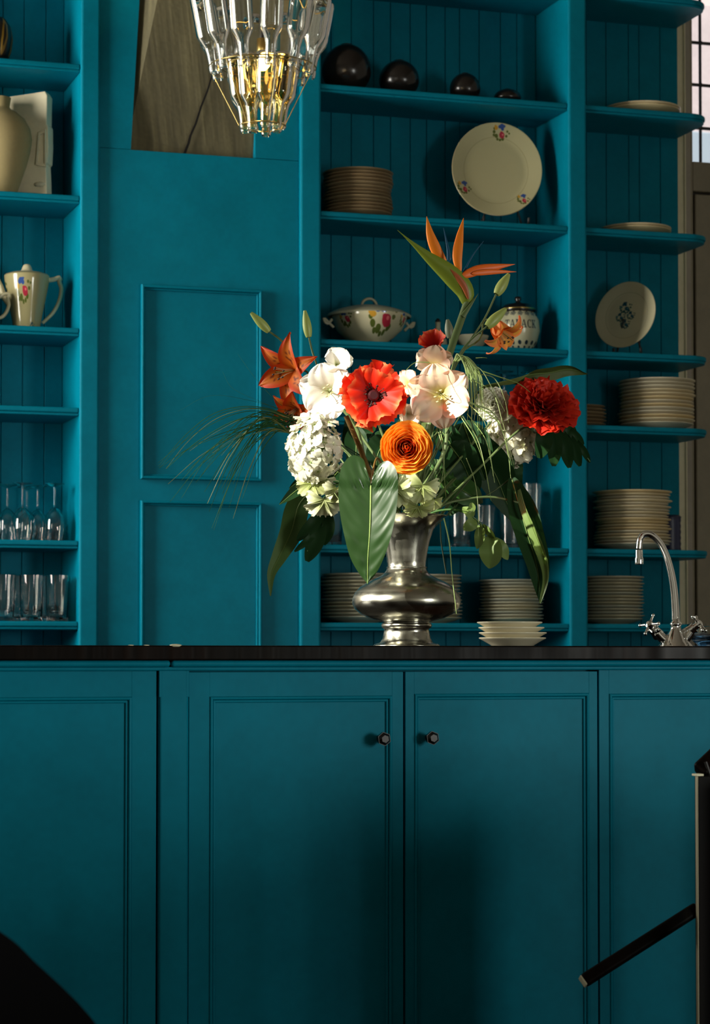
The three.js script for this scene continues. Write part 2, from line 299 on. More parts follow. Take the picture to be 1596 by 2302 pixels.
// panelled section with the old timber showing through its cut-out
function frameGeo(x0, x1, y0, y1, w, h, b) {                           // a mitred flat ring, standing h proud of z = 0
  const s = new THREE.Shape(); s.moveTo(x0 + b, y0 + b); s.lineTo(x1 - b, y0 + b); s.lineTo(x1 - b, y1 - b); s.lineTo(x0 + b, y1 - b); s.closePath();
  const p = new THREE.Path(); p.moveTo(x0 + w - b, y0 + w - b); p.lineTo(x0 + w - b, y1 - w + b); p.lineTo(x1 - w + b, y1 - w + b); p.lineTo(x1 - w + b, y0 + w - b); p.closePath(); s.holes.push(p);
  const g = new THREE.ExtrudeGeometry(s, { depth: Math.max(0.0005, h - b), bevelEnabled: true, bevelThickness: b, bevelSize: b * 0.98, bevelSegments: 3 }); return metreUV(g);
}
{
  const g = thing('wall_panelling', 'teal panelled boarding with moulded frames and a cut-out for old timber', 'panelling', V((xs.p1 + xs.p2) / 2, 0, ZF));
  const pz = PF + 0.018, zf = -pz, yC = Y(420, 345, pz), xl = X(291, pz), xr = X(572, pz);
  wpart(g, 'panel_board', bx(xs.p1, xs.p2, 0, yC, zf - 0.025, zf, 0.0015), M.teal);
  const lean = X(310, pz) - xl;
  const sl = new THREE.Shape(); const yT = Y(420, 0, pz), k = (TOPY - yC) / (yT - yC);
  sl.moveTo(xs.p1, yC + 0.001); sl.lineTo(xl, yC + 0.001); sl.lineTo(xl + lean * k, TOPY); sl.lineTo(xs.p1, TOPY); sl.closePath();
  const gl = new THREE.ExtrudeGeometry(sl, { depth: 0.025, bevelEnabled: false }); gl.translate(0, 0, zf - 0.025); wpart(g, 'panel_board', metreUV(gl), M.teal);
  wpart(g, 'panel_board', bx(xr, xs.p2, yC + 0.001, TOPY, zf - 0.025, zf, 0.0015), M.teal);
  const fx0 = X(314, pz), fx1 = X(586, pz), fy = [[Y(450, 1080, pz), Y(450, 647, pz)], [0.18, Y(450, 1128, pz)]];
  for (const [a, b] of fy) {
    const o = frameGeo(fx0, fx1, a, b, 0.0095, 0.019, 0.0045), i = frameGeo(fx0 + 0.0095, fx1 - 0.0095, a + 0.0095, b - 0.0095, 0.006, 0.009, 0.0028);
    const m = mergeGeometries([o, i]); m.translate(0, 0, zf); wpart(g, 'frame_moulding', m, M.teal);
  }
  // timber: a heavy leaning brace
  const t = thing('timber_beam', 'old grey oak brace with a long crack above the teal panelling', 'timber', V((xl + xr) / 2, yC, zf));
  const zt = zf - 0.03, L0 = xl - 0.02, R0 = xr + 0.02, top = TOPY, h = top - yC;
  const edge = X(345, pz) - X(292, pz), slope = edge / (Y(320, 0, pz) - Y(292, 300, pz));
  const face = (pts, d0, name, m) => { const s = new THREE.Shape(); pts.forEach((p, i) => i ? s.lineTo(p[0], p[1]) : s.moveTo(p[0], p[1])); s.closePath(); const e = new THREE.ExtrudeGeometry(s, { depth: 0.02, bevelEnabled: false }); e.translate(0, 0, d0); return wpart(t, name, metreUV(e), m); };
  const yk = Y(292, 298, pz);                                           // where the arris leaves the corner
  // the arris splits the brace into a broad face and a receding pale flank
  const fl = new THREE.BufferGeometry();
  const A = [xl, yC - 0.03, zt], B = [xl + 0.001, yk, zt], Cc = [xl + slope * (top - yk), top, zt + 0.2], Dd = [xl - 0.06, yC - 0.03, zt - 0.16], Ee = [xl - 0.02, top, zt - 0.16], R1 = [R0, yC - 0.03, zt], R2 = [R0 + slope * h, top, zt + 0.2];
  const flat = (list) => { const pos = [], uv = []; for (const tr of list) for (const q of tr) { pos.push(...q); uv.push(q[0] + q[2], q[1]); } const b = new THREE.BufferGeometry(); b.setAttribute('position', new THREE.Float32BufferAttribute(pos, 3)); b.setAttribute('uv', new THREE.Float32BufferAttribute(uv, 2)); b.computeVertexNormals(); return b; };
  const R3 = [R0, yC - 0.03, zt - 0.16], R4 = [R0 + slope * h, top, zt - 0.16], D2 = [xl, yC - 0.03, zt - 0.16];
  wpart(t, 'broad_face', flat([[A, R1, B], [B, R1, R2], [B, R2, Cc], [R1, R3, R4], [R1, R4, R2]]), M.timber);
  wpart(t, 'flank', flat([[Dd, A, B], [Dd, B, Ee], [B, Cc, Ee]]), M.timber);
  const cr = [[412, 352], [424, 322], [428, 305], [440, 278], [452, 240], [466, 205], [476, 172], [492, 120], [520, 40], [540, -20]];
  const cp = cr.map(([a, b]) => { const q = at(a, b, pz + 0.028), k = Math.max(0, q.y - yC) / h; return at(a, b, pz + 0.027 - 0.2 * k - 0.004); }); const cg = []; for (let i = 0; i + 1 < cp.length; i++) { const w0 = 0.0045 - i * 0.0003, w1 = 0.0045 - (i + 1) * 0.0003, a = cp[i], b = cp[i + 1]; cg.push([[a.x - w0, a.y, a.z], [a.x + w0, a.y, a.z], [b.x + w1, b.y, b.z]], [[a.x - w0, a.y, a.z], [b.x + w1, b.y, b.z], [b.x - w1, b.y, b.z]]); }
  wpart(t, 'crack', flat(cg), M.crack);
}
// ---------------------------------------------------------------- counter
const PC = 4.2, ZC = -PC, PT = 4.165;
const TOPC = Y(900, 1451.5, PT);
const cT = Y(900, 1484, PT);
{
  const x0 = X(-260, PC), x1 = X(1900, PC);
  const g = thing('worktop', 'dark worn hardwood worktop carrying the flower vase', 'worktop', V((x0 + x1) / 2, TOPC, -4.5));
  wpart(g, 'worktop_slab', bx(x0, x1, cT, TOPC, -4.86, -PT, 0.003, 2), M.counter);
  for (const [px, s] of [[395, 1.4], [295, 0.7], [330, 0.7]]) { const p = at(px, 1451, PT + 0.004); const c = ball(0.0045 * s, p.x, TOPC - 0.0005, p.z, 2, 0.5, 1, 6); wpart(g, 'chipped_edge', c, M.cream); }
}
{
  const x0 = X(-260, PC), x1 = X(1900, PC), mid = X(800, PC);
  const g = thing('counter_cabinet', 'teal painted counter cabinet with moulded panels and two knobbed doors', 'cabinet', V(mid, 0, ZC));
  const d = (name, geo, m = M.teal) => wpart(g, name, geo, m);
  d('carcass', bx(x0, x1, 0.02, cT, -4.84, ZC - 0.03, 0.002));
  d('plinth', bx(x0, x1, 0, 0.055, -4.8, ZC - 0.028, 0.002));
  const yM = Y(800, 1499, PC - 0.02), yB = Y(800, 1507, PC - 0.01);
  d('cornice_moulding', mergeGeometries([bx(x0, X(379, PC) - 0.0006, yM, cT, ZC - 0.03, ZC + 0.022, 0.007, 4), bx(X(379, PC) + 0.0006, x1, yM, cT, ZC - 0.03, ZC + 0.022, 0.007, 4), bx(x0, x1, yB, yM + 0.001, ZC - 0.03, ZC + 0.011, 0.003, 3)]));
  const yD = Y(800, 1510.5, PC), y0 = 0.06;
  function panelled(name, a, b, top, bot, m, parent, noLeft, noRight) {          // frame boards round a sunk field, with a double moulding
    const q = parent;
    const P_ = (nm, geo) => { geo.translate(-g.position.x, -g.position.y, -g.position.z); return part(q, nm, geo, M.teal); };
    P_('stile', bx(a, m.x0, bot, top, ZC - 0.022, ZC, 0.0007, 2)); P_('stile', bx(m.x1, b, bot, top, ZC - 0.022, ZC, 0.0007, 2));
    P_('rail', bx(m.x0, m.x1, m.y1, top, ZC - 0.022, ZC - 0.0001, 0.0002)); P_('rail', bx(m.x0, m.x1, bot, m.y0, ZC - 0.022, ZC - 0.0001, 0.0002));
    P_('field', bx(m.x0, m.x1, m.y0, m.y1, ZC - 0.022, ZC - 0.005, 0.0005));
    const o = frameGeo(m.x0, m.x1, m.y0, m.y1, 0.0062, 0.0085, 0.0028), i = frameGeo(m.x0 + 0.0062, m.x1 - 0.0062, m.y0 + 0.0062, m.y1 - 0.0062, 0.0055, 0.0045, 0.0022);
    const f = mergeGeometries([o, i]); f.translate(0, 0, ZC - 0.0055); P_('panel_moulding', f);
  }
  const fixed = new THREE.Group(); fixed.name = 'end_panel'; g.add(fixed);
  panelled('end_panel', x0, X(352.5, PC), yB, y0, { x0: X(-120, PC), x1: X(297, PC), y0: 0.15, y1: Y(200, 1567, PC) }, fixed);
  const fix2 = new THREE.Group(); fix2.name = 'end_panel'; g.add(fix2);
  panelled('end_panel', X(1345.5, PC), x1, yB, y0, { x0: X(1368, PC), x1: X(1820, PC), y0: 0.15, y1: Y(1500, 1559, PC) }, fix2);
  // pilaster with stopped chamfers
  const pa = X(357, PC), pb = X(424, PC), yS = Y(390, 1567, PC);
  d('pilaster', mergeGeometries([bx(pa + 0.005, pb - 0.005, y0, yB, ZC - 0.022, ZC + 0.006, 0.0002), bx(pa, pa + 0.0052, yS, yB, ZC - 0.022, ZC + 0.006, 0.0006), bx(pb - 0.0052, pb, yS, yB, ZC - 0.022, ZC + 0.006, 0.0006), bx(pa, pb, y0, yS + 0.001, ZC - 0.022, ZC + 0.001, 0.0005), ...[pa + 0.005, pb - 0.005].map(x => { const c = new THREE.CylinderGeometry(0.005, 0.005, yS - y0, 4, 1); c.rotateY(Math.PI / 4 * 0); c.translate(x, (yS + y0) / 2, ZC + 0.001); return metreUV(c.toNonIndexed()); })]));
  const knobGeo = mergeGeometries([new THREE.CylinderGeometry(0.0135, 0.0125, 0.012, 6).toNonIndexed(), new THREE.CylinderGeometry(0.0075, 0.0125, 0.006, 6).translate(0, 0.009, 0).toNonIndexed(), new THREE.CylinderGeometry(0.006, 0.006, 0.02, 12).translate(0, -0.014, 0).toNonIndexed()]);
  knobGeo.rotateX(Math.PI / 2); knobGeo.rotateZ(0.15);
  for (const [a, b, mx0, mx1, ym, kx_, ky] of [[425.5, 906, 472, 881, 1565, 862, 1661], [911, 1341.5, 931, 1323, 1559, 971, 1659]]) {
    const door = new THREE.Group(); door.name = 'cabinet_door'; g.add(door);
    panelled('door', X(a, PC), X(b, PC), yD, y0, { x0: X(mx0, PC), x1: X(mx1, PC), y0: 0.15, y1: Y((a + b) / 2, ym, PC) }, door);
    const k = at(kx_, ky, PC - 0.022); const kk = part(door, 'knob', knobGeo, M.knob, V(k.x - g.position.x, k.y, k.z - g.position.z)); kk.userData.label = 'black faceted knob';
  }
}
// ---------------------------------------------------------------- china and glass on the shelves
const onShelf = (lev, px, back) => V(X(px, PF + back), LEVEL[lev], -(PF + back));
function plateGeo(R, seg = 44) {
  const k = R / 0.125;
  return lathe([[0, 0.004 * k], [0.5 * R, 0.004 * k], [0.53 * R, 0], [0.56 * R, 0], [0.58 * R, 0.004 * k], [0.74 * R, 0.008 * k], [0.97 * R, 0.019 * k], [R, 0.0205 * k], [R, 0.0222 * k], [0.985 * R, 0.0232 * k], [0.72 * R, 0.0125 * k], [0.6 * R, 0.0085 * k], [0, 0.008 * k]], seg);
}
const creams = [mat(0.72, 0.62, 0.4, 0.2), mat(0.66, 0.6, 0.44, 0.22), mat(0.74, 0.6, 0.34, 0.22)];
const shadedCreams = [mat(0.52, 0.5, 0.37, 0.22), mat(0.47, 0.48, 0.38, 0.25), mat(0.54, 0.5, 0.34, 0.22)];  // cream china with the shade of the lowest shelf put into its colour
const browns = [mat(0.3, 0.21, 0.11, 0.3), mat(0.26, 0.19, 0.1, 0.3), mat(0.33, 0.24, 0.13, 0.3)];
const ORD = ['', 'second', 'third', 'fourth', 'fifth', 'sixth', 'seventh', 'eighth', 'ninth', 'tenth', 'eleventh', 'twelfth', 'thirteenth', 'fourteenth', 'fifteenth', 'sixteenth', 'seventeenth', 'eighteenth'].map(o => o && o + ' lowest');
function stack(pos, R, n, gap, mats, label, group, wob = 0.003, rvar = 0.03) {
  const base = plateGeo(R);
  for (let i = 0; i < n; i++) {
    const p = new THREE.Mesh(base, mats[(rnd() * mats.length) | 0]); p.name = numbered('plate'); p.castShadow = p.receiveShadow = true;
    const s = 1 + rr(-rvar, rvar) * (i ? 1 : 0.3); p.scale.set(s, 1, s);
    p.position.set(pos.x + rr(-wob, wob), pos.y + i * gap, pos.z + rr(-wob, wob)); p.rotation.y = rnd() * 6;
    tag(p, `${i === n - 1 ? 'topmost' : i ? ORD[i] : 'lowest'} ${label}`, 'plate', group); scene.add(p);
  }
}
const L6 = LEVEL[6], mid = 0.142;
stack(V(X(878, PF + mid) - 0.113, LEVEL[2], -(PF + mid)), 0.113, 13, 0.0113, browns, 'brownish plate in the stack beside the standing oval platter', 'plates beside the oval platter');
stack(onShelf(6, 803, mid), 0.118, 13, 0.0115, shadedCreams, 'cream plate toned for shade in the low stack behind the vase beside the middle post', 'plates behind the vase');
stack(onShelf(6, 962, mid), 0.112, 13, 0.0115, shadedCreams, 'cream plate toned for shade in the low stack directly behind the pewter vase body', 'plates behind the vase body');
stack(onShelf(6, 1149, mid), 0.106, 13, 0.0105, shadedCreams, 'cream plate toned for shade in the shelf stack above the small white saucers', 'plates above the saucers');
stack(V(X(1555, PF + mid) - 0.127, LEVEL[4], -(PF + mid)), 0.127, 13, 0.0122, creams, 'cream plate in the stack under the blue-sprig display plate', 'plates under the display plate', 0.005);
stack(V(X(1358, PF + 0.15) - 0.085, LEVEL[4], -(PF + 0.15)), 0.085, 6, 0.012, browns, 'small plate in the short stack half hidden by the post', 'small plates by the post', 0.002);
stack(V(X(1500, PF + mid) - 0.128, LEVEL[5], -(PF + mid)), 0.128, 18, 0.0104, creams, 'cream plate in the tallest stack beside the dark blue canister', 'plates beside the canister', 0.005, 0.05);
stack(V(X(1440, PF + mid) - 0.108, LEVEL[6], -(PF + mid)), 0.108, 14, 0.0108, shadedCreams, 'cream plate toned for shade in the stack behind the tap spout', 'plates behind the tap');
stack(onShelf(1, 1446, mid), 0.132, 2, 0.009, creams, 'cream plate lying on the highest open-ended board in view', 'plates on the highest open board', 0.001, 0.01);
stack(onShelf(2, 1431, mid), 0.121, 2, 0.009, creams, 'cream plate lying on the board above the display plate', 'plates above the display plate', 0.001, 0.01);

function posy(c, x, y, s, cols) {                                     // a painted spray of flowers
  const blob = (dx, dy, r, col) => { c.fillStyle = col; c.beginPath(); c.ellipse(x + dx * s, y + dy * s, r * s, r * s * 0.9, 0.4, 0, 7); c.fill(); };
  for (const [dx, dy, r] of [[-16, 10, 5], [-20, 2, 4], [-4, 16, 6], [4, 22, 4], [18, 14, 5], [24, 2, 4], [20, -10, 3.5], [-12, 18, 4], [12, 20, 4], [28, -8, 3]]) blob(dx, dy, r, cols.leaf);
  for (const [dx, dy, r] of [[-2, -14, 8], [-8, -10, 5], [4, -18, 4], [3, -9, 5]]) blob(dx, dy, r, cols.blue);
  for (const [dx, dy, r] of [[10, 6, 9], [6, 2, 5], [15, 9, 5]]) blob(dx, dy, r, cols.red);
  blob(12, 4, 3, cols.red2); for (const [dx, dy, r] of [[-16, -2, 6], [-20, -5, 4]]) blob(dx, dy, r, cols.gold);
}
const posyCols = { leaf: '#4f5a24', blue: '#2e4a86', red: '#a02a3c', red2: '#cf6a6a', gold: '#b98a2c' };
const sprig = { leaf: '#2f5350', blue: '#1f4a58', red: '#24505c', red2: '#5b8288', gold: '#476d6c' };
function planarUV(g, R) { const p = g.attributes.position, uv = g.attributes.uv; for (let i = 0; i < p.count; i++) uv.setXY(i, 0.5 + p.getX(i) / (2 * R), 0.5 - p.getZ(i) / (2 * R)); return g; }
function plateStand(label, pos, w, rotY) {
  const g = thing('plate_stand', label, 'plate stand', pos); g.rotation.y = rotY;
  for (const s of [-1, 1]) part(g, 'prong', tube([V(s * w, 0.004, -0.07), V(s * w, 0.005, 0.0), V(s * w, 0.006, 0.028), V(s * w, 0.022, 0.034)], 0.0045, 16, 6), M.blackIron);
  for (const s of [-1, 1]) part(g, 'back_rest', tube([V(s * w, 0.004, -0.07), V(s * w * 0.7, 0.06, -0.05), V(s * w * 0.35, 0.13, -0.035)], 0.0035, 12, 6), M.blackIron);
  part(g, 'cross_bar', tube([V(-w, 0.005, -0.03), V(w, 0.005, -0.03)], 0.0035, 4, 6), M.blackIron);
}
{ // oval platter on its stand
  const R = 0.16, g = planarUV(plateGeo(R, 72), R);
  const tx = canvasTex(1024, 1024, (c, w) => { c.fillStyle = '#b5ae86'; c.fillRect(0, 0, w, w); c.strokeStyle = '#9a936c'; c.lineWidth = 5; c.beginPath(); c.arc(512, 512, 365, 0, 7); c.stroke();
    const pt = (a, r) => [512 + Math.cos(a) * r, 512 - Math.sin(a) * r]; posy(c, ...pt(1.95, 425), 3.6, posyCols); posy(c, ...pt(4.1, 425), 3.2, posyCols); posy(c, ...pt(5.95, 425), 2.6, posyCols); });
  const m = mat(1, 1, 1, 0.14, { map: tx });
  const p = at(1112, 387, PF + 0.12); const yaw = -0.06;
  const o = thing('oval_platter', 'cream oval platter with painted flower sprays standing on edge', 'platter', V(p.x, p.y, p.z));
  const mesh = part(o, 'platter_dish', g, m); mesh.scale.set(0.96, 1, 1.06); mesh.rotation.order = 'YXZ';
  const q = new THREE.Quaternion().setFromEuler(new THREE.Euler(-0.2, yaw, 0, 'YXZ')).multiply(new THREE.Quaternion().setFromEuler(new THREE.Euler(0, 0, -0.5))).multiply(new THREE.Quaternion().setFromEuler(new THREE.Euler(Math.PI / 2, 0, 0)));
  mesh.quaternion.copy(q);
  plateStand('black wire stand propping up the oval platter', V(p.x + 0.015, LEVEL[2], p.z + 0.05), 0.075, -0.2);
}
{ // sprig plate
  const R = 0.116, g = planarUV(plateGeo(R, 56), R);
  const tx = canvasTex(512, 512, (c, w) => { c.fillStyle = '#bcb595'; c.fillRect(0, 0, w, w); c.strokeStyle = '#9c957a'; c.lineWidth = 3; c.beginPath(); c.arc(256, 256, 178, 0, 7); c.stroke(); c.strokeStyle = '#2b5150'; c.lineWidth = 4; c.beginPath(); c.moveTo(235, 350); c.quadraticCurveTo(245, 260, 230, 190); c.stroke(); posy(c, 232, 190, 2.0, sprig); posy(c, 195, 262, 1.5, sprig); posy(c, 285, 255, 1.4, sprig); posy(c, 240, 318, 1.6, sprig); });
  const p = at(1412, 711, PF + 0.13);
  const o = thing('display_plate', 'cream plate with a blue-green sprig standing on edge', 'plate', V(p.x, p.y, p.z));
  const mesh = part(o, 'plate_dish', g, mat(1, 1, 1, 0.12, { map: tx }));
  mesh.quaternion.setFromEuler(new THREE.Euler(-0.18, -0.95, 0, 'YXZ')).multiply(new THREE.Quaternion().setFromEuler(new THREE.Euler(Math.PI / 2, 0, 0)));
  plateStand('black wire stand propping up the sprig plate', V(p.x - 0.02, LEVEL[3], p.z + 0.04), 0.045, -0.5);
}
{ // dark round pots
  for (const [px, py, rx, top, lab] of [[779, 190, 56, 100, 'largest black round pot on the shelf above the plates'], [898, 199, 46, 136, 'second largest black round pot on the shelf above the plates'], [1047, 210, 35, 165, 'small black round pot with a golden gleam above the platter'], [1143, 217, 31, 201, 'low flat black dish on the shelf above the platter']]) {
    const back = 0.09, s = mpp(px, PF + back), p = onShelf(1, px, back), h = (Y(px, top, PF + back) - LEVEL[1]), r = rx * s;
    const o = thing('round_pot', lab, 'pot', p);
    const pts = []; const c0 = h * 0.42; for (let i = 0; i <= 22; i++) { const a = -Math.PI / 2 + 0.45 + (Math.PI - 0.5) * i / 22; const yy = c0 + Math.sin(a) * (a < 0 ? c0 / Math.sin(Math.PI / 2 - 0.45) * 1 : h - c0); pts.push([r * Math.cos(a), Math.max(0, yy)]); }
    pts.unshift([0, 0]); pts.push([0, h]);
    part(o, 'pot_body', lathe(pts, 40), M.darkPot);
    part(o, 'rim', new THREE.TorusGeometry(r * 0.22, r * 0.03, 8, 24).rotateX(Math.PI / 2).translate(0, h * 0.985, 0), M.darkPot);
  }
}
{ // tureen
  const back = 0.14, px = 830, s = mpp(px, PF + back), p = onShelf(3, px, back);
  const o = thing('tureen', 'cream lidded tureen with painted flowers and two handles', 'tureen', p);
  const q = (a) => a.map(([r, y]) => [r * s, y * s]);
  const tx = canvasTex(1024, 256, (c, w, h) => { c.fillStyle = '#bdb696'; c.fillRect(0, 0, w, h); for (const [u, sc] of [[0.0, 1.1], [0.17, 2.1], [0.3, 1.0], [0.5, 2], [0.68, 2], [0.86, 1.2]]) posy(c, u * w + 30, 95, sc * 1.2, posyCols); });
  const body = lathe(q([[0, 0], [44, 0], [48, 3], [44, 8], [60, 18], [82, 36], [92, 56], [96, 68], [93, 68], [88, 56], [0, 40]]), 64); body.scale(1, 1, 0.85);
  part(o, 'bowl', body, mat(1, 1, 1, 0.14, { map: tx }), null, [0, -1.3, 0]);
  const lid = lathe(q([[94, 66], [97, 69], [95, 72], [80, 80], [55, 88], [25, 93], [0, 94]]), 64); lid.scale(1, 1, 0.85); part(o, 'lid', lid, M.chinaGrey);
  part(o, 'lid_handle', tube([V(-18, 92, 0), V(-14, 102, 0), V(-4, 108, 0), V(6, 108, 0), V(15, 101, 0), V(18, 91, 0)].map(v => v.multiplyScalar(s)), 3.2 * s, 20, 8), M.chinaGrey);
  for (const d of [-1, 1]) part(o, 'handle', tube([V(88 * d, 58, 0), V(98 * d, 48, 0), V(105 * d, 52, 0), V(107 * d, 60, 0), V(102 * d, 56, 0), V(84 * d, 40, 0)].map(v => v.multiplyScalar(s)), 3.4 * s, 24, 8), M.chinaGrey);
}
{ // tobacco jar
  const back = 0.13, px = 1166, s = mpp(px, PF + back), p = onShelf(3, px, back);
  const o = thing('tobacco_jar', 'blue and white tobacco jar with dark domed lid and lettering', 'jar', p);
  const q = (a) => a.map(([r, y]) => [r * s, y * s]);
  const tx = canvasTex(1024, 512, (c, w, h) => {
    c.fillStyle = '#b5b192'; c.fillRect(0, 0, w, h); c.fillStyle = '#22303a';
    for (let k = 0; k < 16; k++) { const x = k * 64 + 20; for (const [yy, r] of [[118, 18], [146, 12], [352, 17], [384, 13]]) { c.beginPath(); c.ellipse(x + (yy % 3) * 8, yy, r, r * 0.8, 0.5, 0, 7); c.fill(); } }
    c.strokeStyle = '#22303a'; c.lineWidth = 6; for (let k = 0; k < 16; k++) { const x = k * 64 + 32; for (let a = 0; a < 5; a++) { c.beginPath(); c.ellipse(x + Math.cos(a * 1.257) * 16, 172 + Math.sin(a * 1.257) * 16, 9, 7, a, 0, 7); c.stroke(); } }
    for (const x of [0, 340, 680]) { c.fillStyle = '#b5b192'; c.fillRect(x + 40, 200, 250, 118); c.fillStyle = '#20262a'; c.font = 'bold 62px serif'; c.textAlign = 'center'; c.fillText('TABACK', x + 165, 278); }
  });
  part(o, 'jar_body', lathe(q([[0, 0], [26, 0], [30, 4], [42, 22], [49, 48], [47, 72], [40, 86], [34, 92], [32, 92], [0, 90]]), 56), mat(1, 1, 1, 0.2, { map: tx }), null, [0, -1.25, 0]);
  part(o, 'lid', lathe(q([[36, 90], [40, 93], [39, 100], [30, 108], [10, 112], [5, 115], [8, 120], [7, 126], [0, 128]]), 40), M.darkPot);
  part(o, 'lid_band', new THREE.TorusGeometry(38 * s, 2.2 * s, 8, 40).rotateX(Math.PI / 2).translate(0, 97 * s, 0), M.brass);
}
{ // small bottle and bowl beside the jar
  const back = 0.14, s = mpp(1000, PF + back);
  const q = (a) => a.map(([r, y]) => [r * s, y * s]);
  const b = thing('cruet_bottle', 'slim white cruet bottle with dark stopper behind the orange petals', 'bottle', onShelf(3, 985, back));
  part(b, 'bottle_body', lathe(q([[0, 0], [20, 0], [22, 8], [20, 22], [12, 32], [6, 38], [5.5, 58], [6.5, 62], [0, 62]]), 32), M.chinaGrey);
  part(b, 'stopper', lathe(q([[6, 62], [6, 66], [3, 70], [0, 71]]), 16), M.darkPot);
  const c = thing('china_bowl', 'small plain china bowl between the cruet and tobacco jar', 'bowl', onShelf(3, 1062, back));
  part(c, 'bowl_body', lathe(q([[0, 0], [16, 0], [18, 4], [34, 22], [38, 34], [36, 34], [31, 22], [0, 6]]), 36), M.chinaGrey);
}
{ // coffee pot and jug
  const back = 0.13, px = 57, s = mpp(px, PF + back);
  const q = (a) => a.map(([r, y]) => [r * s, y * s]); const vs = (a) => a.map(([x, y, z = 0]) => V(x * s, y * s, z * s));
  const tx = canvasTex(1024, 512, (c, w, h) => { c.fillStyle = '#9a9169'; c.fillRect(0, 0, w, h); for (const u of [0.12, 0.5, 0.9]) posy(c, u * w, 240, 2.3, posyCols); for (const u of [0.22, 0.72]) posy(c, u * w, 390, 1.1, sprig); });
  const o = thing('coffee_pot', 'tall cream coffee pot with painted flowers and pointed lid', 'coffee pot', onShelf(3, px, back));
  const body = lathe(q([[0, 0], [27, 0], [30, 3], [32, 20], [38, 50], [45, 85], [50, 112], [51, 124], [49, 128], [47, 124], [0, 120]]), 56);
  part(o, 'pot_body', body, mat(1, 1, 1, 0.12, { map: tx }), null, [0, -1.15, 0]);
  part(o, 'lid', lathe(q([[46, 127], [40, 131], [20, 134], [13, 138], [10, 146], [7, 151], [0, 153]]), 32), M.china);
  part(o, 'handle', tube(vs([[47, 118], [62, 121], [78, 126], [74, 118], [79, 100], [74, 72], [60, 45], [36, 20]]), 5 * s, 36, 8, t => 1.15 - 0.4 * t), M.china);
  part(o, 'spout', tube(vs([[-36, 60], [-52, 78], [-60, 100], [-68, 118]]), 8 * s, 20, 10, t => 1.2 - 0.55 * t), M.china);
  const j = thing('cream_jug', 'small cream jug whose curved handle shows beside the coffee pot', 'jug', onShelf(3, -42, 0.09));
  part(j, 'jug_body', lathe(q([[0, 0], [20, 0], [24, 20], [32, 50], [36, 76], [33, 76], [0, 60]]), 40), M.china);
  part(j, 'handle', tube(vs([[34, 68], [50, 78], [60, 76], [56, 70], [58, 52], [46, 28], [27, 20]]), 4 * s, 30, 8), M.china);
}
